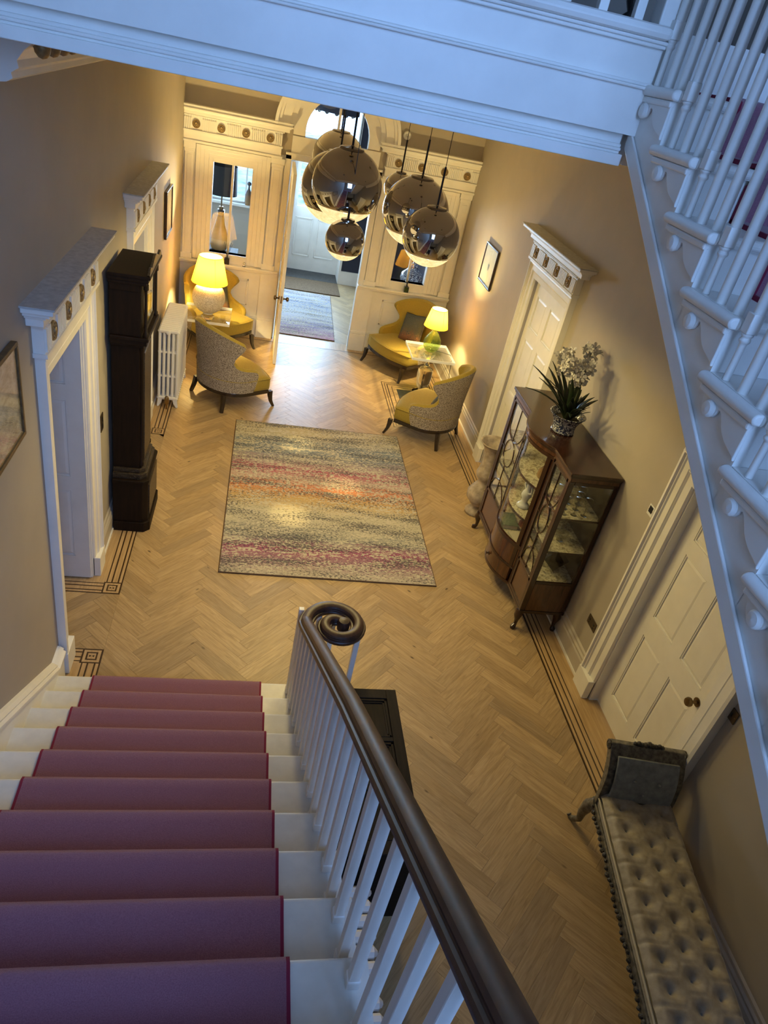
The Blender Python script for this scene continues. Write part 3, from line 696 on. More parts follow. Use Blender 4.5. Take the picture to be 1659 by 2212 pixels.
for i in range(3):
    for j in range(4): G().box(.105+i*.28, .365+i*.28, .022, .026, 1.235+j*.256, 1.47+j*.256, md).build('pane', 'pane_glass', ld)
g = G()
for i in (1, 2): g.box(.085+i*.28, .105+i*.28, .01, .04, 1.22, 2.25, md)
for j in (1, 2, 3): g.box(.1, .94, .01, .04, 1.215+j*.256, 1.235+j*.256, md)
g.build('glazing_bars', 'white_paint', ld)
wall('wall_porch_over', 'wall over the front door', [(.50, 1.70, 14.96, 15.0, 3.42, 3.5), (.50, 1.70, 14.92, 14.98, 2.37, 2.47)], 'white_paint')
tag(G().box(.56, 1.60, 14.30, 14.95, -.013, .016).build('trim_2', 'slate'), 'slate threshold of the front door', None, None, 'structure')
tag(G().box(-8, 10, 15.1, 40, -.15, -.1).build('ground', 'grass'), 'lawn outside the front door', None, None, 'structure')
# ================================================================== STAIRS
RS, GO, Y0 = .1674, .279, 3.842          # rise, going, first nosing reference
NST = 15
def nos(i): return Y0-GO*i, RS*i
st = thing('staircase', 'white painted lower flight with dark handrail ending in a scroll', 'staircase', (0, 0, 0))
TX0, TX1 = -1.075, .545
def nose_prof(y, z, th=.032, back=GO+.03):
    # tread section with rounded nosing, as (y, z)
    r = th/2; return [(y-back, z), (y-back, z-th), (y-r*.2, z-th)]+[(y-r*.4+r*math.sin(PI*k/8), z-r-r*math.cos(PI*k/8)) for k in range(1, 8)]+[(y-r*.4, z)]
for i in range(1, NST+1):
    y, z = nos(i)
    G().prism(nose_prof(y, z), 'x', TX0, TX1).build('tread', 'tread_paint', st)
    G().box(TX0, .50, y-.045, y-.025, z-RS, z-.032).build('riser', 'tread_paint', st)
    G().box(.475, .530, y-.04-GO*.92, y-.02, z-.052, z-.032).build('scotia', 'tread_paint', st, bevel=.006)
# spandrel panel under the outer end of the treads
poly = [(nos(1)[0]-.03, 0)]
for i in range(1, NST+1):
    y, z = nos(i); poly += [(y-.03, z-.033), (y-.03-GO, z-.033)] if i < NST else [(y-.03, z-.033)]
poly += [(nos(NST)[0]-.03, 0)]
pp = []
for q in poly:
    if not pp or q != pp[-1]: pp.append(q)
G().prism(pp, 'x', .46, .50).build('spandrel', 'white_paint', st)
# wall string along the left wall, following the pitch
e0 = [(3.66, 0), (3.66, .16)]; sk = .30
poly = [(3.72, 0), (3.72, .255), (3.56, .255)]+[(nos(NST)[0]-.3, nos(NST)[1]+sk+.3*.6), (nos(NST)[0]-.3, nos(NST)[1]-.4), (3.2, 0)]
G().prism(poly, 'x', XL, XL+.035).build('wall_string', 'white_paint', st)
g = G(); ys = [(3.72, .255), (3.56, .255), (nos(NST)[0]-.3, nos(NST)[1]+sk+.18)]
capf = [(Vector((XL, a, b)), Vector((1, 0, 0)), Vector((0, 0, 1))) for a, b in ys]
g.sweep([(0, -.03), (.052, -.03), (.052, -.012), (.034, 0), (.040, .016), (.018, .034), (0, .04)], capf); g.build('string_cap', 'white_paint', st)
# landing behind the photographer
lz = nos(NST)[1]
tag(G().box(XL, XR, -2.1, nos(NST)[0]-GO, lz+RS-.1, lz+RS).build('floor_landing', 'carpet'), 'half landing floor', None, None, 'structure')
# balusters, two to a tread
RAIL = [(3.34, 1.0), (3.22, 1.068), (3.0, 1.215), (1.796, 2.010), (.856, 2.590), (-.35, 3.34)]
def rail_z(y):
    for (ya, za), (yb, zb) in zip(RAIL, RAIL[1:]):
        if yb <= y <= ya: return za+(zb-za)*(y-ya)/(yb-ya)
    return RAIL[0][1] if y > RAIL[0][0] else RAIL[-1][1]
for i in range(1, NST+1):
    y, z = nos(i)
    for dy in (.070, .070+GO/2):
        yb = y-dy; zt = rail_z(yb)-.03
        if yb < -.2: continue
        h = zt-z; bw = .0175
        g = G(); g.box(.485-bw, .485+bw, yb-bw, yb+bw, z, zt); g.build('baluster', 'white_paint', st, bevel=.004)
        G().box(.485-.022, .485+.022, yb-.022, yb+.022, z, z+.05).build('baluster_foot', 'white_paint', st, bevel=.006)
# handrail: moulded section swept up the flight and curled into a volute at the foot
RP = [(-.034, -.030), (-.042, -.018), (-.043, -.006), (-.038, .001), (-.030, .002), (-.028, .006), (-.029, .014), (-.024, .025), (-.013, .032), (0, .034), (.013, .032), (.024, .025), (.029, .014), (.028, .006), (.030, .002), (.038, .001), (.043, -.006), (.042, -.018), (.034, -.030), (.0, -.034)]
path = []
for k in range(len(RAIL)-1, 0, -1):
    (ya, za), (yb, zb) = RAIL[k], RAIL[k-1]
    n_ = 10
    for q in range(n_): path.append(Vector((.505, ya+(yb-ya)*q/n_, za+(zb-za)*q/n_)))
path.append(Vector((.505, RAIL[0][0], RAIL[0][1])))
cx, cy = .505+.205, 3.34
for k in range(1, 46):
    a = PI-2*PI*1.45*k/45
    rr = .205*(1-.80*(k/45)**.8)
    path.append(Vector((cx+rr*math.cos(a)*1.0-.0, RAIL[0][0]+rr*math.sin(a)-.01*min(1, k/12), 1.0-.012*min(1, k/10))))
fr = []
for k, p in enumerate(path):
    t_ = (path[min(k+1, len(path)-1)]-path[max(k-1, 0)]).normalized(); side = t_.cross(Vector((0, 0, 1))).normalized(); up_ = side.cross(t_).normalized()
    sc_ = 1.0 if k < len(path)-20 else 1-.25*(k-(len(path)-20))/20
    fr.append((p, side*sc_*1.18, up_*sc_*1.1))
g = G(); g.sweep(RP, fr); g.build('handrail', 'rail_wood', st, smooth=32)
ce = path[-1]; G().lathe([(.04, -.035), (.042, .02), (.034, .036), (.02, .040), (1e-6, .043)], ce, 16).build('scroll_button', 'rail_wood', st, smooth=45)
for q in (.12, .5, .88, 1.25):          # balusters under the scroll
    a = PI-2*PI*q; r_ = .15; p = (cx+r_*math.cos(a), RAIL[0][0]+r_*math.sin(a))
    z_ = RS
    G().box(p[0]-.0175, p[0]+.0175, p[1]-.0175, p[1]+.0175, z_, .965).build('baluster', 'white_paint', st, bevel=.004)
G().prism([(cx+.22*math.cos(a*PI/12)*1.0, RAIL[0][0]+.16+.20*math.sin(a*PI/12)-.14) for a in range(24)], 'z', 0, RS).build('curtail_step', 'tread_paint', st, bevel=.012)
# carpet runner with a bound edge
rn = thing('stair_runner', 'plum carpet runner on the lower flight', 'carpet', (0, 0, 0))
CX0, CX1, CT = -.853, .293, .014
def runner_path(i0, i1, nosf, go, rs):
    pts = []
    for i in range(i0, i1+1):
        y, z = nosf(i)
        pts += [(y-.024, z-rs+.004), (y-.020, z-.055), (y-.004, z-.036), (y+.004, z-.018), (y+.002, z-.004), (y-.012, z+.004), (y-.05, z), (y-.024-go+.008, z)]
    return pts
pts = runner_path(1, NST, nos, GO, RS)
def ribbon(pts, x0, x1, th):
    n = len(pts); nrm = []
    for k in range(n):
        a = Vector(pts[max(k-1, 0)]); b = Vector(pts[min(k+1, n-1)]); t_ = (b-a).normalized(); nrm.append(Vector((-t_.y, t_.x)) if False else Vector((t_.y*1.0, -t_.x)))
    out = [(p[0]-nn.x*(-th) if False else p[0]+(-nn.x)*(-th), p[1]+(-nn.y)*(-th)) for p, nn in zip(pts, nrm)]
    return out
def runner(parent, pts, x0, x1, edge):
    n = len(pts); g = G(); up = []
    for k, p in enumerate(pts):
        a = Vector(pts[max(k-1, 0)]); b = Vector(pts[min(k+1, n-1)]); t_ = b-a
        nn = Vector((-t_.y, t_.x)); nn = nn if (nn.x > 0 or nn.y > 0) else -nn
        nn.normalize(); up.append((p[0]+abs(nn.x)*CT if True else 0, p[1]+abs(nn.y)*CT))
    def band(g, xa, xb):
        vs = []
        for q in (pts, up):
            for xx in (xa, xb): vs += [(xx, p[0], p[1]) for p in q]
        fs = []
        for k in range(n-1):
            fs += [(2*n+k, 2*n+k+1, 3*n+k+1, 3*n+k), (k, k+1, 2*n+k+1, 2*n+k), (n+k, n+k+1, 3*n+k+1, 3*n+k)]
        g.add(vs, fs)
    band(g, x0+edge, x1-edge); g.build('pile', 'carpet', parent, smooth=60)
    for xa, xb in ((x0, x0+edge), (x1-edge, x1)):
        g = G(); band(g, xa, xb); g.build('binding', 'carpet_edge', parent, smooth=60)
runner(rn, pts, CX0, CX1, .012)

# ---------------------------------------------------------------- upper flight (outer string on the right)
SX, UG, UR = 1.30, .2659, .1678
UY, UZ = 1.30*2.00991, CAMZ-1.30*.0765
def utip(k): return UY-UG*(k-1), UZ-UR*(k-1)      # back end of tread k (k = 0 is the top tread)
def unos(k): return utip(k)[0]-1.10*UG, utip(k)[1] # front edge of tread k
us = thing('staircase', 'white upper flight with scroll brackets rising to the gallery', 'staircase', (0, 0, 0))
UX1 = XR-.002
NU = 11
BYF = 2.84                                        # face of the gallery beam
def ubot(y): return 3.927+(y-2.802)*.6175
for k in range(0, NU):
    y, z = unos(k); yt = utip(k)[0]
    r = .017; prof = [(yt, z), (yt, z-.034), (y+.004, z-.034)]+[(y+r*.6-r*math.sin(PI*q/8), z-r-r*math.cos(PI*q/8)) for q in range(1, 8)]+[(y+r*.6, z)]
    G().prism(prof, 'x', SX+.031, UX1).build('tread', 'white_paint', us)
    g = G(); yy0, yy1 = y+.001, yt+.012
    pr = [(SX+.031, z+.0005), (SX+.031, z-.0345)]+[(SX+r-r*math.sin(PI*q/8), z-r-r*math.cos(PI*q/8)) for q in range(0, 9)]
    g.prism(pr, 'y', yy0, yy1); g.build('return_nosing', 'white_paint', us, smooth=50, bevel=.006)
    G().box(SX+.012, SX+.035, yy0+.024, yy1-.018, z-.056, z-.0345).build('scotia', 'white_paint', us, bevel=.006)
    G().box(SX+.045, UX1, y+.028, y+.046, z-UR, z-.034).build('riser', 'white_paint', us)
    b = [(yt+u_*UG, z-v_*UR) for u_, v_ in ((-.03, .20), (-.06, .24), (-.115, .30), (-.118, .40), (-.13, .48), (-.18, .57), (-.25, .615), (-.33, .62), (-.40, .58), (-.44, .50), (-.455, .42), (-.49, .40), (-.53, .436), (-.575, .51), (-.61, .58), (-.64, .63), (-.68, .68), (-.76, .755), (-.86, .81), (-.97, .86), (-1.0, .92), (-1.005, .20))]
    G().prism(b, 'x', SX+.019, SX+.0302).build('bracket', 'white_paint', us, bevel=.003)
    mm = Matrix.Translation((SX+.016, yt-.325*UG, z-.475*UR)) @ Matrix.Rotation(-PI/2, 4, 'Y')
    g = G(); g.lathe([(.026, -.006), (.026, .004), (.020, .011), (1e-6, .014)], n=16, m=mm); g.build('scroll', 'white_paint', us, smooth=40)
g = G()
for k in range(0, NU):
    y, z = unos(k); yt = utip(k)[0]; ya, yb = y+.0275, yt+.002
    g.prism([(ya, z-.0338), (yb, z-.0338), (yb, ubot(yb)), (ya, ubot(ya))], 'x', SX+.030, SX+.060)
g.build('string_board', 'white_paint', us)
ya, yb = unos(NU-1)[0]+.0275, BYF+.02
G().prism([(ya, ubot(ya)-.006), (yb, ubot(yb)-.006), (yb, ubot(yb)+.060), (ya, ubot(ya)+.060)], 'x', SX+.018, SX+.0295).build('string_bead', 'white_paint', us, bevel=.005)
G().prism([(ya, ubot(ya)+.004), (yb, ubot(yb)+.004), (yb, ubot(yb)+.02), (ya, ubot(ya)+.02)], 'x', SX+.061, UX1).build('soffit', 'ceiling_paint', us)
# balusters: two plain shafts and one with block and collar per tread
sh = G().lathe([(.0165, 0), (.0165, 1.0)], n=14).mesh('baluster', 40); sh.materials.append(MAT['white_paint'])
for k in range(0, NU):
    y, z = unos(k); yt = utip(k)[0]
    for j, u_ in enumerate((-.90, -.54, -.22)):
        yb_ = yt+u_*UG; x_ = SX+.050
        o = link('baluster', sh, us); o.location = (x_, yb_, z+(UR+.03 if j == 2 else 0)); o.scale = (1, 1, UZ+(yb_-unos(1)[0])*(UR/UG)+.93-.025-z-(UR+.03 if j == 2 else 0))
        if j == 2:
            g = G()
            g.lathe([(.0115, 0), (.0105, .10), (.011, .112), (.0165, .117), (.0165, .124), (.012, .128), (.0175, .136), (.0175, .141)], (x_-.004, yb_, z), 14); g.box(x_-.022, x_+.014, yb_-.0175, yb_+.0175, z+.141, z+.198); g.build('baluster_foot', 'white_paint', us, smooth=40, bevel=.004)
yq = unos(NU-1)[0]
pth = [Vector((SX+.055, y_, UZ+(y_-unos(1)[0])*(UR/UG)+.93)) for y_ in (yq, unos(0)[0]+.1)]
g = G(); g.sweep(RP, [(p, Vector((1, 0, 0)), Vector((0, 0, 1))) for p in pth]); g.build('handrail', 'rail_wood', us, smooth=45)
rn2 = thing('stair_runner', 'plum carpet runner on the upper flight behind the balusters', 'carpet', (0, 0, 0))
pts = []
for k in range(NU-1, -1, -1):
    y, z = unos(k)
    pts += [(y+.026, z-UR+.004), (y+.022, z-.05), (y+.0, z-.036), (y-.006, z-.018), (y-.004, z-.002), (y+.010, z+.004), (y+.05, z), (y+.024+UG-.002, z)]
n = len(pts); up = []
for k, p in enumerate(pts):
    a = Vector(pts[max(k-1, 0)]); b = Vector(pts[min(k+1, n-1)]); t_ = (b-a).normalized(); up.append((p[0]-abs(t_.y)*CT, p[1]+abs(t_.x)*CT))
for xa, xb, mt, nm in ((1.545, 2.74, 'carpet', 'pile'), (1.533, 1.545, 'carpet_edge', 'binding')):
    g = G(); vs = []
    for q in (pts, up):
        for xx in (xa, xb): vs += [(xx, p[0], p[1]) for p in q]
    fs = []
    for k in range(n-1): fs += [(2*n+k, 2*n+k+1, 3*n+k+1, 3*n+k), (k, k+1, 2*n+k+1, 2*n+k), (n+k, n+k+1, 3*n+k+1, 3*n+k)]
    g.add(vs, fs); g.build(nm, mt, rn2, smooth=60)

# ---------------------------------------------------------------- gallery beam
gb = struct('trim_3', 'white moulded gallery beam spanning the hall')
BX1 = SX+.032
def bb(name, x1, y0, y1, z0, z1, bevel=0, mat='white_paint'): return G().box(XL, x1, y0, y1, z0, z1).build(name, mat, gb, bevel=bevel)
bb('fascia', BX1, BYF, BYF+.06, 4.168, 4.290); bb('fascia', BX1, BYF-.014, BYF+.06, 4.002, 4.155)
bb('bead', BX1, BYF-.030, BYF+.06, 4.150, 4.160, .004); bb('bead', BX1, BYF-.022, BYF+.06, 4.160, 4.171, .004)
bb('edge_moulding', BX1, BYF-.030, BYF+.06, 4.288, 4.300, .005); bb('edge_moulding', BX1, BYF-.020, BYF+.06, 4.276, 4.290, .004)
bb('nosing', BX1, BYF-.050, BYF+.10, 4.300, 4.342, .018)
bb('soffit_recess', BX1-.03, BYF+.03, BYF+.40, 3.965, 4.01); bb('soffit_moulding', BX1-.03, BYF+.012, BYF+.40, 3.955, 3.968, .004); bb('soffit_moulding', BX1-.03, BYF+.003, BYF+.40, 3.944, 3.956, .004); bb('soffit_moulding', BX1-.03, BYF+.010, BYF+.40, 3.934, 3.945, .004)
bb('soffit_board', BX1-.02, BYF-.004, BYF+.55, 3.895, 3.935, .003)
G().box(BX1, XR, BYF+.02, BYF+.12, 3.90, 4.34).build('trimmer', 'white_paint', gb)
# gallery balusters and cornice on the left wall under the gallery
gl = thing('gallery_balustrade', 'white gallery balustrade standing on the beam', 'balustrade', (0, 0, 0))
for k in range(17):
    x_ = 1.215-.135*k; G().box(x_-.017, x_+.017, BYF+.02, BYF+.054, 4.342, 5.2).build('baluster', 'white_paint', gl, bevel=.003)
G().box(XL, 1.26, BYF+.005, BYF+.07, 5.2, 5.26).build('handrail', 'rail_wood', gl, bevel=.015)
G().box(1.285, 1.365, BYF-.002, BYF+.088, 4.342, 5.35).build('newel', 'white_paint', gl, bevel=.006)
cn = struct('trim_4', 'moulded ceiling cornice on the left wall under the gallery')
g = G(); g.prism([(XL, ZC), (XL+.30, ZC), (XL+.29, ZC-.03), (XL+.22, ZC-.05), (XL+.16, ZC-.10), (XL+.13, ZC-.14), (XL+.135, ZC-.165), (XL+.105, ZC-.185), (XL+.11, ZC-.205), (XL+.085, ZC-.22), (XL+.03, ZC-.23), (XL, ZC-.24)], 'y', 3.40, YF); g.build('cornice', 'white_paint', cn)
eg = G().sphere((0, 0, 0), .034, 10, 6, 1.2).mesh('egg', 1); eg.materials.append(MAT['gilt'])
for k in range(46): o = link('egg', eg, cn); o.location = (XL+.205, 3.48+.16*k, ZC-.085)
g = G(); g.prism([(XR, ZC), (XR-.30, ZC), (XR-.29, ZC-.03), (XR-.22, ZC-.05), (XR-.16, ZC-.10), (XR-.13, ZC-.14), (XR-.105, ZC-.185), (XR-.085, ZC-.22), (XR, ZC-.24)], 'y', 3.40, YF); g.build('cornice', 'white_paint', cn)
# ================================================================== OBJECTS
# ---------------------------------------------------------------- rugs
def flat_rug(name, label, corners, mat, th=.011, cat='rug'):
    cx = sum(c[0] for c in corners)/4; cy = sum(c[1] for c in corners)/4
    t_ = thing(name, label, cat, (cx, cy, .0013))
    g = G(); g.prism([(x-cx, y-cy) for x, y in corners], 'z', 0, th); g.build('pile', mat, t_, bevel=.003)
    g = G(); pts = [Vector((x-cx, y-cy, th*.55)) for x, y in corners]; pp = []
    for i in range(4):
        for k in range(8): pp.append(pts[i].lerp(pts[(i+1) % 4], k/8))
    g.tube(pp, .0065, 6, True); g.build('binding', 'shade_trim', t_)
    return t_
flat_rug('area_rug', 'large faded rug banded in pink, orange and grey', [(-.094, 4.985), (1.918, 4.995), (1.948, 7.95), (-.080, 7.925)], 'hall_rug')
flat_rug('porch_rug', 'small faded blue grey rug inside the porch', [(.434, 11.11), (1.335, 11.085), (1.405, 13.42), (.512, 13.46)], 'porch_rug', .014)
dm = thing('door_mat', 'brown coir mat in front of the front door', 'mat', (1.06, 13.93, .0012))
G().box(-.54, .54, -.42, .36, 0, .018).build('pile', 'mat_brown', dm, bevel=.004); G().box(-.545, .545, -.425, .365, 0, .006).build('backing', 'black_metal', dm)

# ---------------------------------------------------------------- tub chairs
def chair_path(s):
    # s in "degrees" round the back: 0 = middle of back, +-90 = sides, beyond = straight arms
    a = abs(s); sg = 1 if s >= 0 else -1
    if a <= 90: q = math.radians(a); return Vector((-.03-.375*math.cos(q), sg*.445*math.sin(q))), Vector((-math.cos(q)*.445, sg*math.sin(q)*.375)).normalized()
    return Vector((-.03+math.radians(a-90)*.375, sg*(.445+.02*(a-90)/52))), Vector((0, sg))
SZ = [(.255, 100), (.32, 104), (.40, 107), (.46, 108.5), (.50, 107), (.520, 103), (.533, 94), (.545, 82), (.560, 71), (.585, 62), (.625, 57), (.67, 58), (.715, 63), (.755, 69), (.785, 73), (.808, 74), (.828, 71), (.850, 63), (.875, 53), (.900, 41), (.922, 29), (.938, 16), (.945, 6)]
SZ = [(z if z < .55 else .55+(z-.55)*1.2, S) for z, S in SZ]
def flare(z): return 1+max(0, z-.55)*.24-max(0, .42-z)*.10
def tub_chair(label, loc, deg):
    t_ = thing('tub_chair', label, 'chair', loc, math.radians(deg), 'yellow tub chairs in the hall')
    NS = 41
    def outer(z, S, off):
        row = []
        for i in range(NS):
            s = -S+2*S*i/(NS-1); p, n = chair_path(s); k = flare(z)
            th = off+(.010*abs(math.sin(math.radians(s)*3.1)) if off > .02 else 0)
            q = Vector((p.x*k if p.x < 0 else p.x, p.y*k))-n*th
            row.append(Vector((q.x, q.y, z)))
        return row
    ro = [outer(z, S, 0) for z, S in SZ]; ri = [outer(z, S, .062) for z, S in SZ]
    def sheet(rows):
        g = G(); vs = [p for r in rows for p in r]; g.add(vs, [(j*NS+i, j*NS+i+1, (j+1)*NS+i+1, (j+1)*NS+i) for j in range(len(rows)-1) for i in range(NS-1)]); return g
    sheet(ro).build('outer_back', 'speckled_cloth', t_, smooth=1)
    g = sheet(ri)
    # rolled rim joining the two faces
    loop_o = [r[0] for r in ro]+ro[-1][1:]+[r[-1] for r in reversed(ro[:-1])]; loop_i = [r[0] for r in ri]+ri[-1][1:]+[r[-1] for r in reversed(ri[:-1])]
    n = len(loop_o); vs = []; R_ = 6
    for a, b in zip(loop_o, loop_i):
        mid = (a+b)/2; cen = Vector((0, 0, .60)); out = (mid-Vector((-.05, 0, .45)))
        d_ = (b-a); out = out-d_*(out.dot(d_)/max(d_.length_squared, 1e-9)); out = out.normalized() if out.length > 1e-6 else Vector((0, 0, 1))
        for k in range(R_+1):
            w_ = k/R_; vs.append(a.lerp(b, w_)+out*(.026*math.sin(PI*w_)))
    g.add(vs, [(i*(R_+1)+k, i*(R_+1)+k+1, (i+1)*(R_+1)+k+1, (i+1)*(R_+1)+k) for i in range(n-1) for k in range(R_)])
    g.build('inner_back', 'velvet_yellow', t_, smooth=1)
    # seat pad
    def outline(o_, fx=.375):
        pts = []
        for i in range(33):
            s = -128+256*i/32; p, n_ = chair_path(s); pts.append((p-n_*o_)*1.0)
        pts = [Vector((min(p.x, fx-.05), p.y)) for p in pts]
        fr_ = [Vector((fx-.012*abs(q)**2*8-o_*.5, q*(.462-o_))) for q in (1, .8, .5, .2, -.2, -.5, -.8, -1)]
        return pts+fr_
    g = G(); rows = [(.252, .028), (.262, .012), (.30, .006), (.385, .006), (.405, .010), (.418, .022), (.428, .05), (.434, .10)]
    lst = [[Vector((p.x, p.y, z)) for p in outline(o_)] for z, o_ in rows]; n = len(lst[0])
    g.add([p for r in lst for p in r], [(j*n+i, j*n+(i+1) % n, (j+1)*n+(i+1) % n, (j+1)*n+i) for j in range(len(lst)-1) for i in range(n)]+[tuple((len(lst)-1)*n+i for i in range(n))])
    seat = g.build('seat', 'velvet_yellow', t_, smooth=1)
    g = G(); g.tube([(p.x, p.y, .408) for p in outline(.004)], .006, 6, True); g.build('piping', 'velvet_yellow', seat, smooth=1)
    g = G(); lo = outline(.012); hi = outline(-.004)
    g.prism([(p.x, p.y) for p in lo], 'z', .205, .254); g.build('base_rail', 'ebony', t_, bevel=.006)
    for sy in (1, -1):
        g = G(); pts = [(.330, sy*.408, .215), (.333, sy*.412, .15), (.345, sy*.418, .08), (.372, sy*.432, .018), (.384, sy*.438, 0)]
        g.tube(pts, [.036, .032, .025, .019, .018], 4); g.build('leg', 'ebony', t_, smooth=30)
        g = G(); g.tube([(-.300, sy*.300, .215), (-.318, sy*.318, .10), (-.345, sy*.338, 0)], [.034, .029, .024], 4); g.build('leg', 'ebony', t_, smooth=30)
    return t_
C1 = tub_chair('yellow tub chair with speckled back, beside the white radiator', (-.210, 8.555, 0), 38)
C2 = tub_chair('yellow tub chair in the far left corner behind the round lamp', (-.515, 10.335, 0), 307)
C3 = tub_chair('yellow tub chair in the far right corner behind the green lamp', (2.275, 10.275, 0), 215)
C4 = tub_chair('yellow tub chair with speckled back, near the right wall door', (2.345, 8.175, 0), 144.5)
def cushion(label, chair, lx, ly, lz, tilt, spin, size=.43):
    cz = math.radians(chair.rotation_euler.z) if False else chair.rotation_euler.z
    m_ = Matrix.Translation(chair.location) @ Matrix.Rotation(cz, 4, 'Z') @ Matrix.Translation((lx, ly, lz)) @ Matrix.Rotation(math.radians(tilt), 4, 'Y') @ Matrix.Rotation(math.radians(spin), 4, 'X')
    t_ = thing('cushion', label, 'cushion', (0, 0, 0), 0, 'patterned cushions on the tub chairs'); t_.matrix_world = m_
    # local: pad stands in the y-z plane, face along +x, lower edge at z = 0
    def pt(u, v, s):
        a, b = 2*u-1, 2*v-1; k = (1-a**4)*(1-b**4); pin = 1-.10*(1-abs(a*b))*0-.07*(abs(a)**2*(1-abs(b))+abs(b)**2*(1-abs(a)))
        return Vector((s*.075*max(k, 0)**.55, a*size/2*pin, size/2+b*size/2*pin))
    G().grid(lambda u, v: pt(u, v, 1), 17, 17).build('front', 'cushion_print', t_, smooth=1); G().grid(lambda u, v: pt(u, v, -1), 17, 17).build('back', 'cushion_back', t_, smooth=1)
    g = G(); ed = [pt(k/16, 0, 0) for k in range(16)]+[pt(1, k/16, 0) for k in range(16)]+[pt(1-k/16, 1, 0) for k in range(16)]+[pt(0, 1-k/16, 0) for k in range(16)]
    g.tube(ed, .006, 6, True); g.build('piping', 'ebony', t_)
cushion('patterned cushion on the chair beside the radiator', C1, -.12, -.06, .442, -24, 8)
cushion('patterned cushion on the far left corner chair', C2, -.12, .08, .442, -24, -6)
cushion('patterned cushion on the far right corner chair', C3, -.10, .02, .442, -24, 10)
cushion('patterned cushion on the chair near the right wall door', C4, -.10, .05, .442, -30, -8)

# ---------------------------------------------------------------- acrylic side tables
def side_table(label, loc, rz=0):
    t_ = thing('side_table', label, 'table', loc, rz, 'clear acrylic side tables')
    G().box(-.305, .305, -.325, .325, .622, .66).build('table_top', 'acrylic', t_, bevel=.002)
    for (x0, x1, y0, y1) in ((-.307, .307, -.3275, -.3252), (-.307, .307, .3252, .3275), (-.3075, -.3052, -.325, .325), (.3052, .3075, -.325, .325)): G().box(x0, x1, y0, y1, .623, .659).build('table_edge', 'acrylic_edge', t_)  # added milky strips, edge glow put into their colour
    G().lathe([(.13, 0), (.13, .03), (.09, .045), (.05, .07), (.05, .085), (.085, .12), (.105, .20), (.112, .33), (.108, .39), (.10, .40), (.035, .415), (.03, .44), (.045, .455), (.03, .47), (.03, .54), (.05, .56), (.09, .60), (.09, .6215)], n=32).build('pedestal', 'clear_glass', t_, smooth=40)
    return t_
side_table('clear acrylic table under the round white lamp', (-.60, 9.72, 0)); side_table('clear acrylic table under the green glass lamp', (2.515, 9.44, 0))
def shade_geo(parent, z0, z1, r0, r1, mat='lamp_shade', trim=True, n=40, pleat=0.0):
    vs = []; g = G()
    for z, r in ((z0, r0), (z1, r1)):
        for i in range(n): a = 2*PI*i/n; rr = r*(1+(pleat if i % 2 else 0)); vs.append((rr*math.cos(a), rr*math.sin(a), z))
    g.add(vs, [(i, (i+1) % n, n+(i+1) % n, n+i) for i in range(n)]); o = g.build('shade', mat, parent, smooth=40, recalc=False)
    if trim:
        for z, r in ((z0, r0), (z1, r1)):
            g = G(); g.tube([(r*math.cos(2*PI*i/40), r*math.sin(2*PI*i/40), z) for i in range(40)], .004, 5, True); g.build('shade_rim', 'shade_trim', o)
        for k in range(4):
            a = PI/2*k+.4; g = G(); g.tube([((r0+.001)*math.cos(a), (r0+.001)*math.sin(a), z0), ((r1+.001)*math.cos(a), (r1+.001)*math.sin(a), z1)], .0022, 4); g.build('shade_seam', 'shade_trim', o)
    return o
def bulb_light(parent, z, energy):
    G().sphere((0, 0, z), .03, 12, 8).build('bulb', 'bulb', parent, smooth=1)
    l = bpy.data.lights.new('lamp_light', 'POINT'); l.energy = energy; l.color = TUNG; l.shadow_soft_size = .05
    o = bpy.data.objects.new('lamp_light', l); COL.objects.link(o); o.parent = parent; o.location = (0, 0, z+.045)
LE = 165
t_ = thing('table_lamp', 'lit table lamp with round pebbled white base', 'lamp', (-.60, 9.72, .6605))
G().lathe([(.07, 0), (.075, .012), (.06, .02)], n=24).build('foot', 'porcelain', t_, smooth=40)
prof = [(.055, .012)]+[(.218*math.sin(a), .222-.218*math.cos(a)) for a in [PI*(.10+.80*i/18) for i in range(19)]]+[(.05, .435)]
G().lathe(prof, n=36).build('base', 'pebble_white', t_, smooth=1)
G().lathe([(.016, .42), (.016, .52)], n=12).build('stem', 'brass', t_); shade_geo(t_, .425, .765, .238, .152); bulb_light(t_, .56, LE)
t_ = thing('table_lamp', 'lit table lamp with green glass teardrop base', 'lamp', (2.515, 9.44, .6605))
G().lathe([(.05, 0), (.075, .015), (.11, .06), (.128, .12), (.118, .18), (.085, .24), (.045, .29), (.022, .33), (.02, .345)], n=32).build('base', 'green_glass', t_, smooth=1)
G().lathe([(.02, .335), (.024, .34), (.012, .35), (.012, .40)], n=12).build('stem', 'brass', t_)
shade_geo(t_, .365, .615, .170, .110, n=48, pleat=.012); bulb_light(t_, .46, LE*.75)
g = G(); g.tube([(.02, 0, .012), (.10, .03, .008), (.20, .0, .006), (.29, -.05, .006), (.318, -.08, -.03), (.325, -.10, -.20), (.335, -.16, -.42), (.36, -.26, -.60), (.40, -.36, -.655)], .004, 6); g.build('cord', 'black_metal', t_)

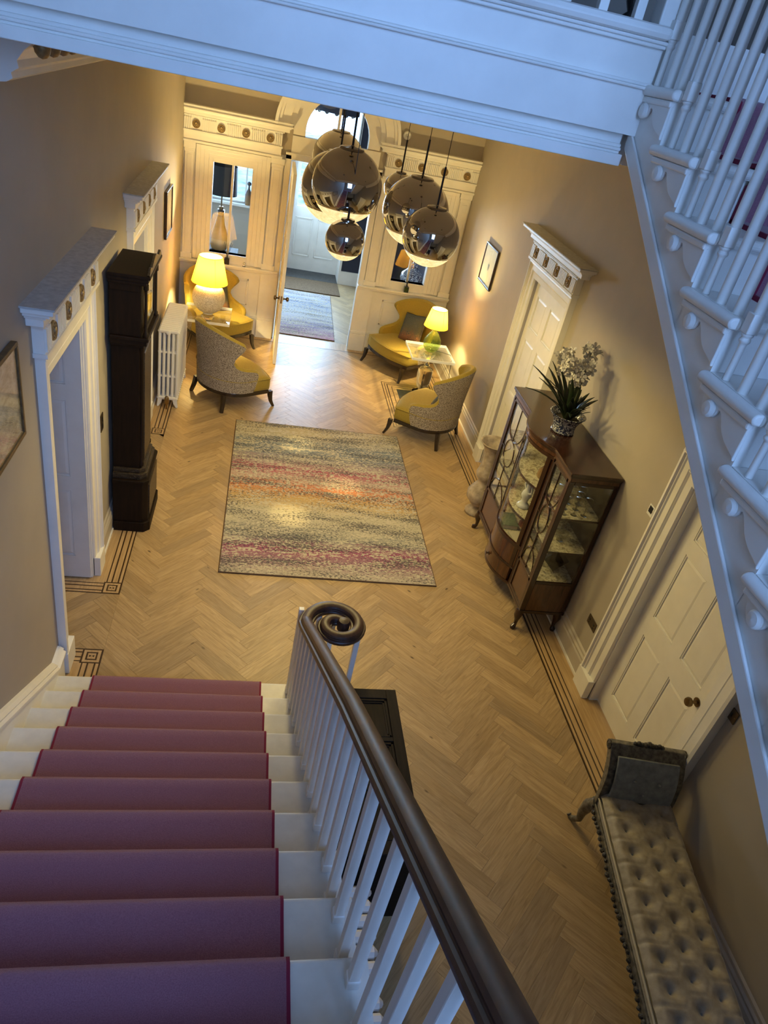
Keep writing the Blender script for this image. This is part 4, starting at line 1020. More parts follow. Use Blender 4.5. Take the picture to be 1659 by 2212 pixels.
# ---------------------------------------------------------------- column radiators
def radiator(label, loc, n, pitch, width, h, cols):
    t_ = thing('radiator', label, 'radiator', loc, 0, 'white column radiators')
    g = G(); wx = width/2-.022
    for z in (.115, h-.045):
        g.tube([(-wx-.012, 0, z-.012), (-wx, 0, z), (wx, 0, z), (wx+.012, 0, z-.012)], [.018, pitch*.43, pitch*.43, .018], 8)
    for c_ in range(cols):
        x = -wx+2*wx*c_/(cols-1); g.tube([(x, 0, .11), (x, 0, h-.04)], .0165, 8)
    for z in (h*.40, h*.70):
        for c_ in range(cols): g.sphere((-wx+2*wx*c_/(cols-1), 0, z), .021, 6, 4)
        g.box(-wx, wx, -.007, .007, z-.012, z+.012)
    me = g.mesh('section', 40); me.materials.append(MAT['radiator_white'])
    for k in range(n): o = link('section', me, t_); o.location = (0, pitch*(k+.5), 0)
    for y in (pitch*.5, pitch*(n-.5)):
        g = G()
        for sx in (-1, 1): g.prism([(sx*(wx+.01), .12), (sx*(wx-.045), .12), (sx*(wx-.03), .05), (sx*(wx+.0), 0), (sx*(wx+.022), 0)], 'y', y-.02, y+.02)
        g.build('foot', 'radiator_white', t_, bevel=.004)
    g = G(); mm = Matrix.Translation((0, -.004, h-.05)) @ Matrix.Rotation(PI/2, 4, 'X'); g.lathe([(.026, -.01), (.026, .006), (.014, .010), (1e-6, .011)], n=14, m=mm); g.build('end_plug', 'radiator_white', t_, smooth=40)
    return t_
r_ = radiator('tall white column radiator beside the grandfather clock', (-.92, 8.06, 0), 16, .0606, .245, 1.0, 5)
g = G(); g.tube([(0, -.045, 0), (0, -.045, .10), (0, -.02, .115), (0, .01, .115)], .011, 8); g.lathe([(.02, .07), (.026, .08), (.026, .15), (.018, .165)], (0, -.045, 0), 12); g.build('valve', 'brass', r_, smooth=40)
radiator('low white column radiator under the stair balusters', (.715, .95, 0), 13, .0705, .25, .63, 4)

# ---------------------------------------------------------------- longcase clock
t_ = thing('longcase_clock', 'dark carved oak grandfather clock against the left wall', 'clock', (XL+.035, 5.505, 0))
mc = frame((0, 0, 0), (0, 1, 0), (1, 0, 0))
def cb(name, a0, a1, n0, n1, z0, z1, mat='dark_oak', bevel=.004, p=None): return G().box(a0, a1, n0, n1, z0, z1, mc).build(name, mat, p or t_, bevel=bevel)
def champ(a0, a1, d, z0, z1, ch, name, mat='dark_oak', bevel=.004): return G().prism([(a0, 0), (a1, 0), (a1, d-ch), (a1-ch, d), (a0+ch, d), (a0, d-ch)], 'z', z0, z1, mc).build(name, mat, t_, bevel=bevel)
champ(-.015, .615, .315, 0, .10, .05, 'plinth'); champ(.0, .60, .295, .10, .52, .045, 'base')
champ(-.012, .612, .307, .52, .545, .045, 'base_moulding'); champ(.02, .58, .285, .545, .60, .05, 'base_cap', 'carved'); champ(.045, .555, .265, .60, .64, .04, 'base_cap', 'carved')
cb('base_carving', .07, .53, .292, .306, .15, .47, 'carved', 0)
tr = champ(.065, .535, .235, .62, 1.80, .02, 'trunk'); dr = cb('trunk_door', .13, .47, .232, .252, .70, 1.70, 'carved', .005, tr); cb('door_edge', .118, .482, .230, .243, .685, 1.715, 'dark_oak', .004, tr)
for a in (.085, .515):
    g = G(); g.lathe([(.020, .66), (.020, .69), (.014, .70), (.014, 1.72), (.020, 1.73), (.020, 1.76)], (.232, a, 0), 12); g.build('column', 'dark_oak', t_, smooth=40)
for z0, z1, e in ((1.77, 1.80, .02), (1.80, 1.84, .045), (1.84, 1.87, .06)): cb('hood_moulding', .06-e, .54+e, 0, .235+e, z0, z1, 'dark_oak', .006)
hd = cb('hood', .02, .58, 0, .235, 1.87, 2.29); cb('hood_side_frame', .005, .02, .01, .225, 2.23, 2.29)
g = G(); mm = mc @ Matrix.Translation((.30, .236, 2.09)) @ Matrix.Rotation(-PI/2, 4, 'X'); g.lathe([(.165, 0), (.165, .004), (1e-6, .004)], n=32, m=mm); dl = g.build('dial', 'brass', hd)
g = G(); g.lathe([(.155, 0), (.155, .006), (.115, .006), (.115, .0)], n=32, m=mm); g.build('chapter_ring', 'paper', dl)
g = G(); g.box(.298, .302, .243, .245, 2.09, 2.19, mc); g.box(.30, .36, .243, .245, 2.087, 2.093, mc); g.build('hands', 'black_metal', dl)
g = G(); g.box(.06, .54, .255, .268, 1.90, 1.93, mc); g.box(.06, .54, .255, .268, 2.25, 2.28, mc); g.box(.06, .09, .255, .268, 1.9, 2.28, mc); g.box(.51, .54, .255, .268, 1.9, 2.28, mc); hdr = g.build('hood_door', 'dark_oak', hd, bevel=.003)
G().box(.09, .51, .260, .262, 1.93, 2.25, mc).build('door_glass', 'case_glass', hdr)
for a in (.035, .565):
    g = G(); g.lathe([(.020, 1.87), (.020, 1.90), (.013, 1.91), (.011, 2.24), (.02, 2.25), (.02, 2.29)], (.27, a, 0), 12); g.build('column', 'dark_oak', t_, smooth=40)
for z0, z1, e in ((2.285, 2.31, .015), (2.31, 2.34, .03), (2.34, 2.365, .045)): cb('cornice', .0-e*.6, .60+e*.6, 0, .265+e, z0, z1, 'dark_oak', .005)
g = G(); g.prism([(.0, 2.36), (.60, 2.36), (.62, 2.375), (.56, 2.42), (.48, 2.40), (.40, 2.43), (.30, 2.455), (.20, 2.43), (.12, 2.40), (.04, 2.42), (-.02, 2.375)], 'y', .285, .305, Matrix(((0, 1, 0, 0), (1, 0, 0, 0), (0, 0, 1, 0), (0, 0, 0, 1)))); g.build('crest', 'carved', t_, bevel=.004)

# ---------------------------------------------------------------- pictures
def picture(name, label, O, T, N, w_, h, fw_, dep, fmat, amat, mount=0, cat='picture', tilt=0):
    t_ = thing(name, label, cat, O); m_ = frame((0, 0, 0), T, N)
    g = G()
    for (x0, x1, z0, z1) in ((-w_/2, w_/2, 0, fw_), (-w_/2, w_/2, h-fw_, h), (-w_/2, -w_/2+fw_, fw_, h-fw_), (w_/2-fw_, w_/2, fw_, h-fw_)): g.box(x0, x1, .003, dep, z0, z1, m_)
    g.build('frame', fmat, t_, bevel=.004)
    G().box(-w_/2+fw_*.5, w_/2-fw_*.5, .003, dep*.45, fw_*.5, h-fw_*.5, m_).build('backing', 'paper', t_)
    e = fw_+mount; G().box(-w_/2+e, w_/2-e, dep*.45, dep*.45+.002, e, h-e, m_).build('artwork', amat, t_)
    G().box(-w_/2+fw_, w_/2-fw_, dep*.75, dep*.75+.002, fw_, h-fw_, m_).build('glazing', 'pane_glass', t_)
wood('frame_bronze', (.07, .04, .015), (.18, .11, .045), (6, 6, 6), .4)
picture('framed_painting', 'large framed abstract painting on the wall above the stairs', (XL, 2.90, 2.13), (0, 1, 0), (1, 0, 0), 1.0, .50, .022, .035, 'frame_bronze', 'abstract_painting')
picture('framed_print', 'narrow dark framed print on the left wall above the radiator', (XL, 9.245, 1.735), (0, 1, 0), (1, 0, 0), .55, .53, .022, .035, 'mahogany', 'paper')
picture('framed_sketch', 'small framed pencil sketch on the right wall', (XR, 9.24, 1.745), (0, 1, 0), (-1, 0, 0), .58, .50, .020, .030, 'mahogany', 'moon_sketch')

# ---------------------------------------------------------------- mirrored ball pendants
def pendant(label, c, r, lit=0):
    t_ = thing('pendant_light', label, 'pendant light', c, 0, 'mirrored ball pendants')
    n = 48; k0 = 11; prof = [(max(1e-6, r*math.sin(PI*i/36)), -r*math.cos(PI*i/36)) for i in range(k0, 37) if r*math.sin(PI*i/36) > r*.30 or i < 18]
    G().lathe(prof, n=n).build('globe', 'chrome', t_, smooth=1)
    G().lathe([(max(1e-6, r*math.sin(PI*i/36)), -r*math.cos(PI*i/36)) for i in range(0, k0+1)], n=n).build('diffuser', 'glow_glass', t_, smooth=1)
    l = bpy.data.lights.new('pendant_glow', 'SPOT'); l.energy = PEN*(r/.22)**1.5; l.color = WARM; l.spot_size = math.radians(172); l.spot_blend = .35; l.shadow_soft_size = .07
    o = bpy.data.objects.new('pendant_glow', l); COL.objects.link(o); o.parent = t_; o.location = (0, 0, -r-.03)
    zt = math.sqrt(r*r-(r*.36)**2); G().lathe([(r*.36, zt-.004), (r*.355, zt+.004), (r*.33, zt+.012), (r*.06, zt+.020), (.008, zt+.026)], n=32).build('cap', 'chrome_cap', t_, smooth=40)
    G().lathe([(.007, zt+.02), (.007, zt+.26)], n=8).build('rod', 'black_metal', t_)
    G().lathe([(.0025, zt+.25), (.0025, ZC-c[2]-.012)], n=6).build('cable', 'black_metal', t_)
    G().lathe([(.05, ZC-c[2]-.016), (.05, ZC-c[2]-.001)], n=20).build('ceiling_rose', 'chrome_cap', t_)
    if lit:
        l = bpy.data.lights.new('pendant_beam', 'SPOT'); l.energy = lit; l.color = TUNG; l.spot_size = math.radians(11); l.spot_blend = 1.0; l.shadow_soft_size = .02
        o = bpy.data.objects.new('pendant_beam', l); COL.objects.link(o); o.parent = t_; o.location = (0, 0, -r-.02)
pendant('large mirrored ball pendant at the front of the left cluster', (.518, 4.923, 3.325), .225)
pendant('small low mirrored ball pendant hanging below the left cluster', (.536, 4.725, 3.035), .127)
pendant('mirrored ball pendant at the back of the left cluster', (.66, 7.45, 3.145), .245, 190)
pendant('large mirrored ball pendant half hidden in the left cluster', (.54, 5.95, 3.13), .265, 190)
pendant('smallest mirrored ball pendant behind the right cluster', (1.141, 6.595, 3.118), .127, 190)
pendant('large mirrored ball pendant at the back of the right cluster', (1.13, 5.60, 3.125), .25)
pendant('mirrored ball pendant at the front of the right cluster', (1.153, 5.018, 3.085), .198)

# ---------------------------------------------------------------- ceiling downlights
k = 0
for y in (4.1, 6.2, 8.3, 10.2):
    for x in (.2, 1.7):
        t_ = thing('downlight', 'small unlit recessed downlight in the hall ceiling', 'downlight', (x, y, ZC), 0, 'hall ceiling downlights')
        G().lathe([(.045, -.004), (.045, .0), (.036, .0), (.034, -.003)], n=20).build('rim', 'chrome_cap', t_); G().lathe([(.034, -.0015), (1e-6, -.0015)], n=20).build('lens', 'chrome_cap', t_)
# ---------------------------------------------------------------- bow front display cabinet
CO = Vector((2.545, 4.475, 0)); CW, CD = 1.585, .425
cab = thing('display_cabinet', 'mahogany bow fronted display cabinet holding glassware', 'cabinet', (2.76, 5.27, 0))
mk_ = frame(CO-Vector((2.76, 5.27, 0)), (0, 1, 0), (-1, 0, 0))
B0, B1, BD = .385, 1.055, .125
def bow(a): return BD*max(0, 1-((a-(B0+B1)/2)/((B1-B0)/2))**2) if B0 <= a <= B1 else 0
def front_line(o_=0.0, n=24):
    pts = [(-o_, o_), (B0-o_*.2, o_)]
    for i in range(1, n): a = B0+(B1-B0)*i/n; pts.append((a, bow(a)**1.0+o_))
    return pts+[(B1+o_*.2, o_), (CW+o_, o_)]
def cab_slab(name, z0, z1, o_, mat, back=0, parent=None, bevel=.004):
    pts = front_line(o_)+[(CW+o_, -CD+back), (-o_, -CD+back)]
    return G().prism(pts, 'z', z0, z1, mk_).build(name, mat, parent or cab, bevel=bevel)
def kb(name, a0, a1, n0, n1, z0, z1, mat='mahogany', parent=None, bevel=.003): return G().box(a0, a1, n0, n1, z0, z1, mk_).build(name, mat, parent or cab, bevel=bevel)
def bow_strip(name, z0, z1, d0, d1, mat, parent=None, a0=B0, a1=B1, n=24, bevel=.002):
    al = [a0+(a1-a0)*i/n for i in range(n+1)]; pts = [(a, bow(a)+d1) for a in al]+[(a, bow(a)+d0) for a in reversed(al)]
    return G().prism(pts, 'z', z0, z1, mk_).build(name, mat, parent or cab, bevel=bevel)
cab_slab('top', 1.632, 1.660, .022, 'mahogany', bevel=.006); cab_slab('top_moulding', 1.612, 1.632, .010, 'mahogany'); cab_slab('frieze', 1.575, 1.612, .0, 'mahogany_panel')
cab_slab('bottom_board', .195, .225, .006, 'mahogany')
kb('back_panel', .01, CW-.01, -CD, -CD+.012, .225, 1.575, 'mahogany')
for a in (0, CW-.035): kb('rear_post', a, a+.035, -CD, -CD+.04, .225, 1.575)
for a in (0, B0-.018, B1-.018, CW-.035): kb('front_post', a, a+.036, -.045, .004, .225, 1.575, bevel=.005)
for k_, z in enumerate((.545, .875, 1.215)):
    pts = [(a, n_-.03) for a, n_ in front_line(0)]; pts = [(max(.012, min(CW-.012, a)), n_) for a, n_ in pts]+[(CW-.012, -CD+.012), (.012, -CD+.012)]
    G().prism(pts, 'z', z-.016, z, mk_).build('shelf', 'mahogany', cab); G().prism([(max(.02, min(CW-.02, a)), n_-.012) for a, n_ in pts], 'z', z, z+.0015, mk_).build('shelf_lining', 'marble_shelf', cab)
# end panels: solid below, glass above
for a0, a1 in ((.0, .016), (CW-.016, CW)):
    kb('end_panel', a0, a1, -CD+.04, -.045, .225, .53, 'mahogany_panel'); kb('end_rail', a0, a1+.0, -CD+.04, -.045, .53, .56); kb('end_rail', a0, a1, -CD+.04, -.045, 1.545, 1.575)
    G().box((a0+a1)/2-.002, (a0+a1)/2+.002, -CD+.04, -.045, .56, 1.545, mk_).build('end_glass', 'case_glass', cab)
# wing doors with oval astragals
for a0, a1 in ((.036, B0-.018), (B1+.018, CW-.035)):
    g = G(); s_ = .026
    for (x0, x1, z0, z1) in ((a0, a1, .53, .56), (a0, a1, 1.545, 1.575), (a0, a0+s_, .53, 1.575), (a1-s_, a1, .53, 1.575), (a0, a1, .225, .25), (a0, a0+s_, .25, .53), (a1-s_, a1, .25, .53)): g.box(x0, x1, -.020, .002, z0, z1, mk_)
    dw = g.build('door', 'mahogany', cab, bevel=.003)
    G().box(a0+s_, a1-s_, -.016, -.008, .25, .53, mk_).build('lower_panel', 'mahogany_panel', dw)
    G().box(a0+s_, a1-s_, -.012, -.009, .56, 1.545, mk_).build('door_glass', 'case_glass', dw)
    ac = (a0+a1)/2; hw = (a1-a0)/2-s_; zc = 1.08
    def arc(f, n=20): return [mk_ @ Vector((*((lambda p: (p[0], -.004, p[1]))(f(i/n))),)) for i in range(n+1)]
    g = G(); g.tube(arc(lambda q: (ac+hw*.62*math.cos(2*PI*q), zc+.135*math.sin(2*PI*q)), 28)[:-1], .0065, 6, True)
    g.tube(arc(lambda q: (ac+hw*(1-q)**2*0+0*q, zc+.135+(1.545-zc-.135)*q)), .006, 6)
    g.tube(arc(lambda q: (ac, .56+(zc-.135-.56)*q)), .006, 6)
    for sg in (-1, 1):
        g.tube(arc(lambda q: (ac+sg*hw*math.sin(q*PI/2), zc+.135+.22*(1-math.cos(q*PI/2)))), .0055, 6); g.tube(arc(lambda q: (ac+sg*hw*math.sin(q*PI/2), .56+.20-.20*(1-math.cos(q*PI/2))*1.0-.0)), .0055, 6)
        g.tube(arc(lambda q: (ac+sg*hw*(.62+.38*q), zc)), .0055, 6)
    g.build('astragal', 'mahogany', dw, smooth=50)
# bowed centre: glass door over panel over drawer
dc = bow_strip('bow_door_rail', 1.545, 1.575, -.02, .004, 'mahogany'); dc.name = 'bow_door'
bow_strip('bow_rail', .60, .635, -.02, .006, 'mahogany', dc); bow_strip('bow_panel', .395, .60, -.02, -.002, 'mahogany_panel', dc); bow_strip('bow_rail', .375, .395, -.02, .008, 'mahogany', dc)
bow_strip('bow_glass', .635, 1.545, -.012, -.009, 'case_glass', dc)
for a0 in (B0+.018, B1-.05):
    al = (a0, a0+.032); G().prism([(a, bow(a)+.004) for a in al]+[(a, bow(a)-.02) for a in reversed(al)], 'z', .395, 1.575, mk_).build('bow_stile', 'mahogany', dc)
dd = bow_strip('drawer', .228, .372, -.02, .004, 'mahogany_panel', a0=B0+.03, a1=B1-.03)
g = G(); mm = mk_ @ Matrix.Translation((.72, BD+.004, .30)) @ Matrix.Rotation(-PI/2, 4, 'X'); g.lathe([(.02, 0), (.02, .004), (.008, .008), (.008, .02), (.017, .028), (1e-6, .034)], n=14, m=mm); g.build('knob', 'aged_brass', dd, smooth=40)
for a, n_ in ((.03, -.02), (CW-.03, -.02), (.03, -CD+.04), (CW-.03, -CD+.04)):
    sx = -1 if a < .1 else (1 if a > 1.5 else 0); sn = 1 if n_ > -.1 else 0
    pts = [mk_ @ Vector((a, n_, .20)), mk_ @ Vector((a+sx*.014, n_+sn*.014, .155)), mk_ @ Vector((a+sx*.004, n_+sn*.004, .09)), mk_ @ Vector((a+sx*.004, n_+sn*.004, .045)), mk_ @ Vector((a+sx*.018, n_+sn*.022, .018)), mk_ @ Vector((a+sx*.020, n_+sn*.024, 0))]
    G().tube(pts, [.040, .036, .020, .016, .026, .022], 10).build('leg', 'mahogany', cab, smooth=40)
# contents
def cabw(a, n_, z): return mk_ @ Vector((a, n_, z))+Vector((2.76, 5.27, 0))
gp = [(.028, 0), (.028, .003), (.006, .007), (.005, .07), (.012, .082), (.034, .115), (.036, .135), (.031, .165)]
gm = G().lathe(gp, n=16).mesh('wine_glass', 1); gm.materials.append(MAT['stem_glass'])
gi = 0
for (a, n_) in ((.09, -.10), (.09, -.19), (.09, -.28), (.18, -.14), (.18, -.24), (.27, -.10), (.27, -.20), (.27, -.30)):
    o = link('wine_glass', gm); o.location = cabw(a, n_, 1.2168); gi += 1
    tag(o, 'stemmed wine glass on the top shelf at the near end of the cabinet', 'wine glass', 'wine glasses in the display cabinet')
def book(label, p, w_, d_, h, mat, rz=0):
    t_ = thing('book', label, 'book', p, rz, 'books in the display cabinet'); G().box(-w_/2, w_/2, -d_/2, d_/2, 0, .003).build('cover', mat, t_); G().box(-w_/2, w_/2, -d_/2, d_/2, h-.003, h).build('cover', mat, t_); G().box(-w_/2, -w_/2+.003, -d_/2, d_/2, .003, h-.003).build('spine', mat, t_); G().box(-w_/2+.004, w_/2-.006, -d_/2+.005, d_/2-.005, .003, h-.003).build('pages', 'book_cream', t_)
book('cream book lying on the lowest cabinet shelf', cabw(.60, -.07, .5468), .16, .22, .04, 'book_cream', .15); book('green book lying on the lowest cabinet shelf', cabw(.90, -.04, .5468), .15, .23, .045, 'book_green', -.1); book('dark red book lying behind the green one in the cabinet', cabw(.80, -.24, .5468), .15, .21, .05, 'book_red', .2)
t_ = thing('figurine', 'white porcelain figurine on the middle cabinet shelf', 'figurine', cabw(.70, -.03, .8768))
G().lathe([(.06, 0), (.065, .012), (.05, .03), (.03, .05), (.035, .09), (.05, .12), (.04, .16), (.02, .19), (.026, .215), (.012, .24)], n=20).build('body', 'porcelain', t_, smooth=1)
for s_ in (-1, 1): G().tube([(0, s_*.03, .15), (0, s_*.09, .19), (0, s_*.07, .25)], [.012, .010, .006], 8).build('arm', 'porcelain', t_, smooth=1)
t_ = thing('decanter', 'dark glass decanter on the top cabinet shelf', 'decanter', cabw(.66, -.10, 1.2168)); G().lathe([(.05, 0), (.06, .02), (.055, .07), (.02, .12), (.014, .17), (.022, .18)], n=20).build('bottle', 'brown_ceramic', t_, smooth=1); G().lathe([(.013, .176), (.02, .20), (.014, .225), (1e-6, .23)], n=12).build('stopper', 'clear_glass', t_, smooth=1)
t_ = thing('glass_bowl', 'amber glass bowl on the middle cabinet shelf', 'bowl', cabw(.20, -.22, .8768)); G().lathe([(.03, 0), (.03, .008), (.012, .015), (.02, .03), (.055, .06), (.06, .09), (.056, .09), (.05, .062), (1e-6, .03)], n=20).build('bowl', 'stem_glass', t_, smooth=1)
t_ = thing('black_box', 'black box standing on a corner on the lowest cabinet shelf', 'box', cabw(.20, -.26, .5468)); G().box(-.085, .085, -.028, -.018, -.085, .085, Matrix.Translation((0, 0, .125)) @ Matrix.Rotation(PI/4, 4, 'Y')).build('lid', 'black_gloss', t_, bevel=.003); G().box(-.08, .08, -.018, .025, -.08, .08, Matrix.Translation((0, 0, .125)) @ Matrix.Rotation(PI/4, 4, 'Y')).build('case', 'shade_black', t_)

# ---------------------------------------------------------------- orchid in a blue and white pot
t_ = thing('orchid', 'white flowering orchid in a blue and white pot on the cabinet', 'potted plant', (2.705, 5.205, 1.6602))
G().lathe([(.095, 0), (.105, .012), (.098, .025), (.098, .06), (.105, .085), (.125, .125), (.150, .155), (.158, .165), (.150, .168), (.118, .130), (.10, .10)], n=32).build('pot', 'blue_white', t_, smooth=40)
G().lathe([(.112, .118), (1e-6, .128)], n=24).build('soil', 'soil', t_, recalc=False)
rng = random.Random(5)
def strap_leaf(az, ln, lean, wd, droop):
    pts = []; n = 9
    for i in range(n):
        q = i/(n-1); r = .03+ln*(math.sin(lean)*q+droop*q*q*.5); z = .12+ln*(math.cos(lean)*q-droop*q*q*.42)
        pts.append((r, z, wd*(.55+.9*q-1.35*q*q) if q < .98 else .002))
    g = G(); vs = []; ca, sa = math.cos(az), math.sin(az)
    for r, z, w_ in pts:
        for s_, dz in ((-1, .012*w_/.02), (0, 0), (1, .012*w_/.02)): vs.append((r*ca-s_*w_*sa, r*sa+s_*w_*ca, z+dz*.6))
    k = len(vs); vs += [(x, y, z-.0025) for x, y, z in vs]
    fs = []
    for b_ in (0, k):
        for i in range(n-1):
            for j in (0, 1): fs.append((b_+i*3+j, b_+i*3+j+1, b_+(i+1)*3+j+1, b_+(i+1)*3+j))
    for i in range(n-1): fs += [(i*3, (i+1)*3, k+(i+1)*3, k+i*3), (i*3+2, (i+1)*3+2, k+(i+1)*3+2, k+i*3+2)]
    g.add(vs, fs); g.build('leaf', 'leaf_green', t_, smooth=1)
for i in range(36):
    az = i*2.399+rng.uniform(-.2, .2); k = .62 if math.cos(az) > .35 else 1.0
    strap_leaf(az, rng.uniform(.28, .52)*k, rng.uniform(.05, .60), rng.uniform(.026, .040), rng.uniform(.1, .9)*k)
g = G()
for k in range(5):
    a = 5*PI/4+k*.12
pet = G()
for k in range(5):
    a = 2*PI*k/5; c_, s_ = math.cos(a), math.sin(a); q = [(.002, 0), (.012, .007), (.022, .008), (.027, 0), (.022, -.008), (.012, -.007)]
    pet.add([(r*c_-w_*s_, r*s_+w_*c_, .004+r*.25+abs(w_)*.3) for r, w_ in q], [tuple(range(6))]); pet.add([(r*c_-w_*s_, r*s_+w_*c_, .002+r*.25+abs(w_)*.3) for r, w_ in q], [tuple(range(6))[::-1]])
pet.lathe([(.004, 0), (.005, .008), (1e-6, .011)], n=6)
pm = pet.mesh('blossom', 0); pm.materials.append(MAT['petal'])
for sidx, (sx, sy, hz, cxx, cyy) in enumerate(((-.03, .06, .60, -.07, .13), (.02, .0, .56, .03, .07), (.05, .05, .62, .06, .16), (-.06, -.01, .58, -.02, .05))):
    pts = [(sx*.4, sy*.3, .12), (sx*.7, sy*.6, .30), (sx+cxx*.5, sy+cyy*.5, hz-.10), (sx+cxx, sy+cyy, hz+.06)]
    G().tube(pts, [.005, .004, .003, .002], 6).build('flower_stem', 'stem_green', t_, smooth=1)
    for i in range(26):
        o = link('blossom', pm, t_); q = rng.uniform(.0, 1)
        o.location = (sx+cxx*(.6+.4*q)+rng.gauss(0, .040), sy+cyy*(.6+.4*q)+rng.gauss(0, .040), hz-.13+.22*q+rng.gauss(0, .014)); o.rotation_euler = (rng.uniform(-1.3, 1.3), rng.uniform(-1.3, 1.3), rng.uniform(0, 6)); o.scale = [rng.uniform(1.1, 1.8)]*3
# ---------------------------------------------------------------- stone urn beyond the cabinet
t_ = thing('stone_urn', 'tall pale stone urn standing between the cabinet and the door', 'urn', (2.63, 6.36, 0))
G().lathe([(.12, 0), (.12, .03), (.07, .06), (.055, .09), (.09, .13), (.145, .20), (.15, .27), (.11, .34), (.075, .39), (.07, .42), (.10, .46), (.115, .51), (.10, .56), (.085, .64), (.088, .74), (.11, .82), (.15, .875), (.165, .885), (.163, .895), (.145, .885), (.10, .82), (.07, .70)], n=36).build('body', 'grey_stone', t_, smooth=1)
for s_ in (-1, 1): G().tube([(.0, s_*.10, .53), (.0, s_*.16, .50), (0, s_*.165, .43), (0, s_*.12, .38), (0, s_*.10, .35)], .014, 8).build('handle', 'grey_stone', t_, smooth=1)

# ---------------------------------------------------------------- tufted bench along the right wall
bn = thing('tufted_bench', 'long silver buttoned velvet bench with scrolled ends against the right wall', 'bench', (2.477, 1.355, 0), -.1623)
HX, HY = .235, 1.13; SZT = .475
BT = [(bx, by) for i in range(16) for bx, by in [((-.125 if i % 1 == 0 else 0), -HY+.08+i*.147), (.015, -HY+.08+.07+i*.147), (.145, -HY+.08+i*.147)]]
def seat_z(x, y):
    e = min(1, (HX-abs(x))/.05); f_ = min(1, (HY-abs(y))/.05); base = SZT-.035*(1-max(e, 0))**2-.035*(1-max(f_, 0))**2
    d_ = 9; d2 = 9
    for bx, by in BT:
        r = math.hypot(x-bx, y-by)
        if r < d_: d2 = d_; d_ = r
        elif r < d2: d2 = r
    return base+.026*min(1, (d_/.08))**.8-.022*math.exp(-(d_/.022)**2)-.007*math.exp(-((d2-d_)/.014)**2)*min(1, d_/.05)
G().grid(lambda u, v: Vector((-HX+2*HX*u, -HY+2*HY*v, seat_z(-HX+2*HX*u, -HY+2*HY*v))), 48, 230).build('seat_cushion', 'silver_velvet', bn, smooth=1, recalc=False)
G().box(-HX, HX, -HY, HY, .385, SZT-.045).build('seat_side', 'silver_velvet', bn, bevel=.012)
bmsh = G().sphere((0, 0, 0), .010, 10, 6, .5).mesh('button', 1); bmsh.materials.append(MAT['grey_panel'])
for bx, by in BT:
    if abs(by) < HY-.03: o = link('button', bmsh, bn); o.location = (bx, by, seat_z(bx, by)+.003)
g = G(); g.tube([(-HX-.004, -HY, .44), (-HX-.004, HY, .44)], .006, 6); g.build('piping', 'book_cream', bn)
G().box(-HX-.012, HX+.01, -HY-.01, HY+.01, .325, .388).build('rail', 'silver_wood', bn, bevel=.006)
bead = G()
for k in range(60):
    y = -HY+.05+k*(2*HY-.1)/59; bead.sphere((-HX-.016, y, .352+.012*math.sin(k*1.3)), .013+.006*math.sin(k*.9)**2, 8, 5, .8)
tag(bead.build('rail_carving', 'carved_silver', bn, smooth=1), kind='stuff')
for sg in (1, -1):
    prof = [(HY-.02, .36), (HY+.005, .47), (HY+.035, .58), (HY+.085, .67), (HY+.135, .725), (HY+.160, .76), (HY+.150, .785), (HY+.115, .79), (HY+.080, .755), (HY+.030, .695), (HY-.015, .62), (HY-.040, .50), (HY-.05, .36)]
    g = G(); g.prism([(sg*a, b) for a, b in prof], 'x', -HX-.012, HX+.012); ae = g.build('arm_frame', 'silver_wood', bn, smooth=40, bevel=.004)
    inner = [(HY-.054, .47), (HY-.046, .53), (HY-.022, .615), (HY+.020, .690), (HY+.062, .740)]; th = .016
    g = G(); g.prism([(sg*(a), b) for a, b in inner]+[(sg*(a-th), b+.010) for a, b in reversed(inner)], 'x', -HX+.032, HX-.032); pn_ = g.build('arm_pad', 'grey_panel', bn, smooth=40, bevel=.006)
    for bx, a, b in ((-.08, HY-.040, .645), (.08, HY-.040, .645), (0, HY-.066, .555)): o = link('button', bmsh, pn_); o.location = (bx, sg*a, b)
    for sx in (-1, 1):
        mm = Matrix.Translation((sx*(HX+.012), sg*(HY+.128), .758)) @ Matrix.Rotation(sx*PI/2, 4, 'Y'); g = G(); g.lathe([(.032, -.004), (.032, .006), (.022, .010), (.018, .006), (.010, .012), (1e-6, .014)], n=18, m=mm); g.build('scroll', 'carved_silver', bn, smooth=40)
        pts = [(sx*(HX-.02), sg*(HY-.03), .37), (sx*(HX+.012), sg*(HY+.0), .30), (sx*(HX+.016), sg*(HY+.02), .20), (sx*(HX+.0), sg*(HY+.035), .10), (sx*(HX+.008), sg*(HY+.075), .035), (sx*(HX+.022), sg*(HY+.105), .014), (sx*(HX+.03), sg*(HY+.118), .024)]
        G().tube(pts, [.045, .042, .030, .022, .020, .014, .016], 10).build('leg', 'silver_wood', bn, smooth=40)
    g = G()
    for k in range(9): g.sphere((-.09+.18*k/8, sg*(HY+.130), .795+.006*math.sin(k*2)), .014+.008*(1-abs(k-4)/4), 8, 5)
    tag(g.build('crest_carving', 'carved_silver', bn, smooth=1), kind='stuff')
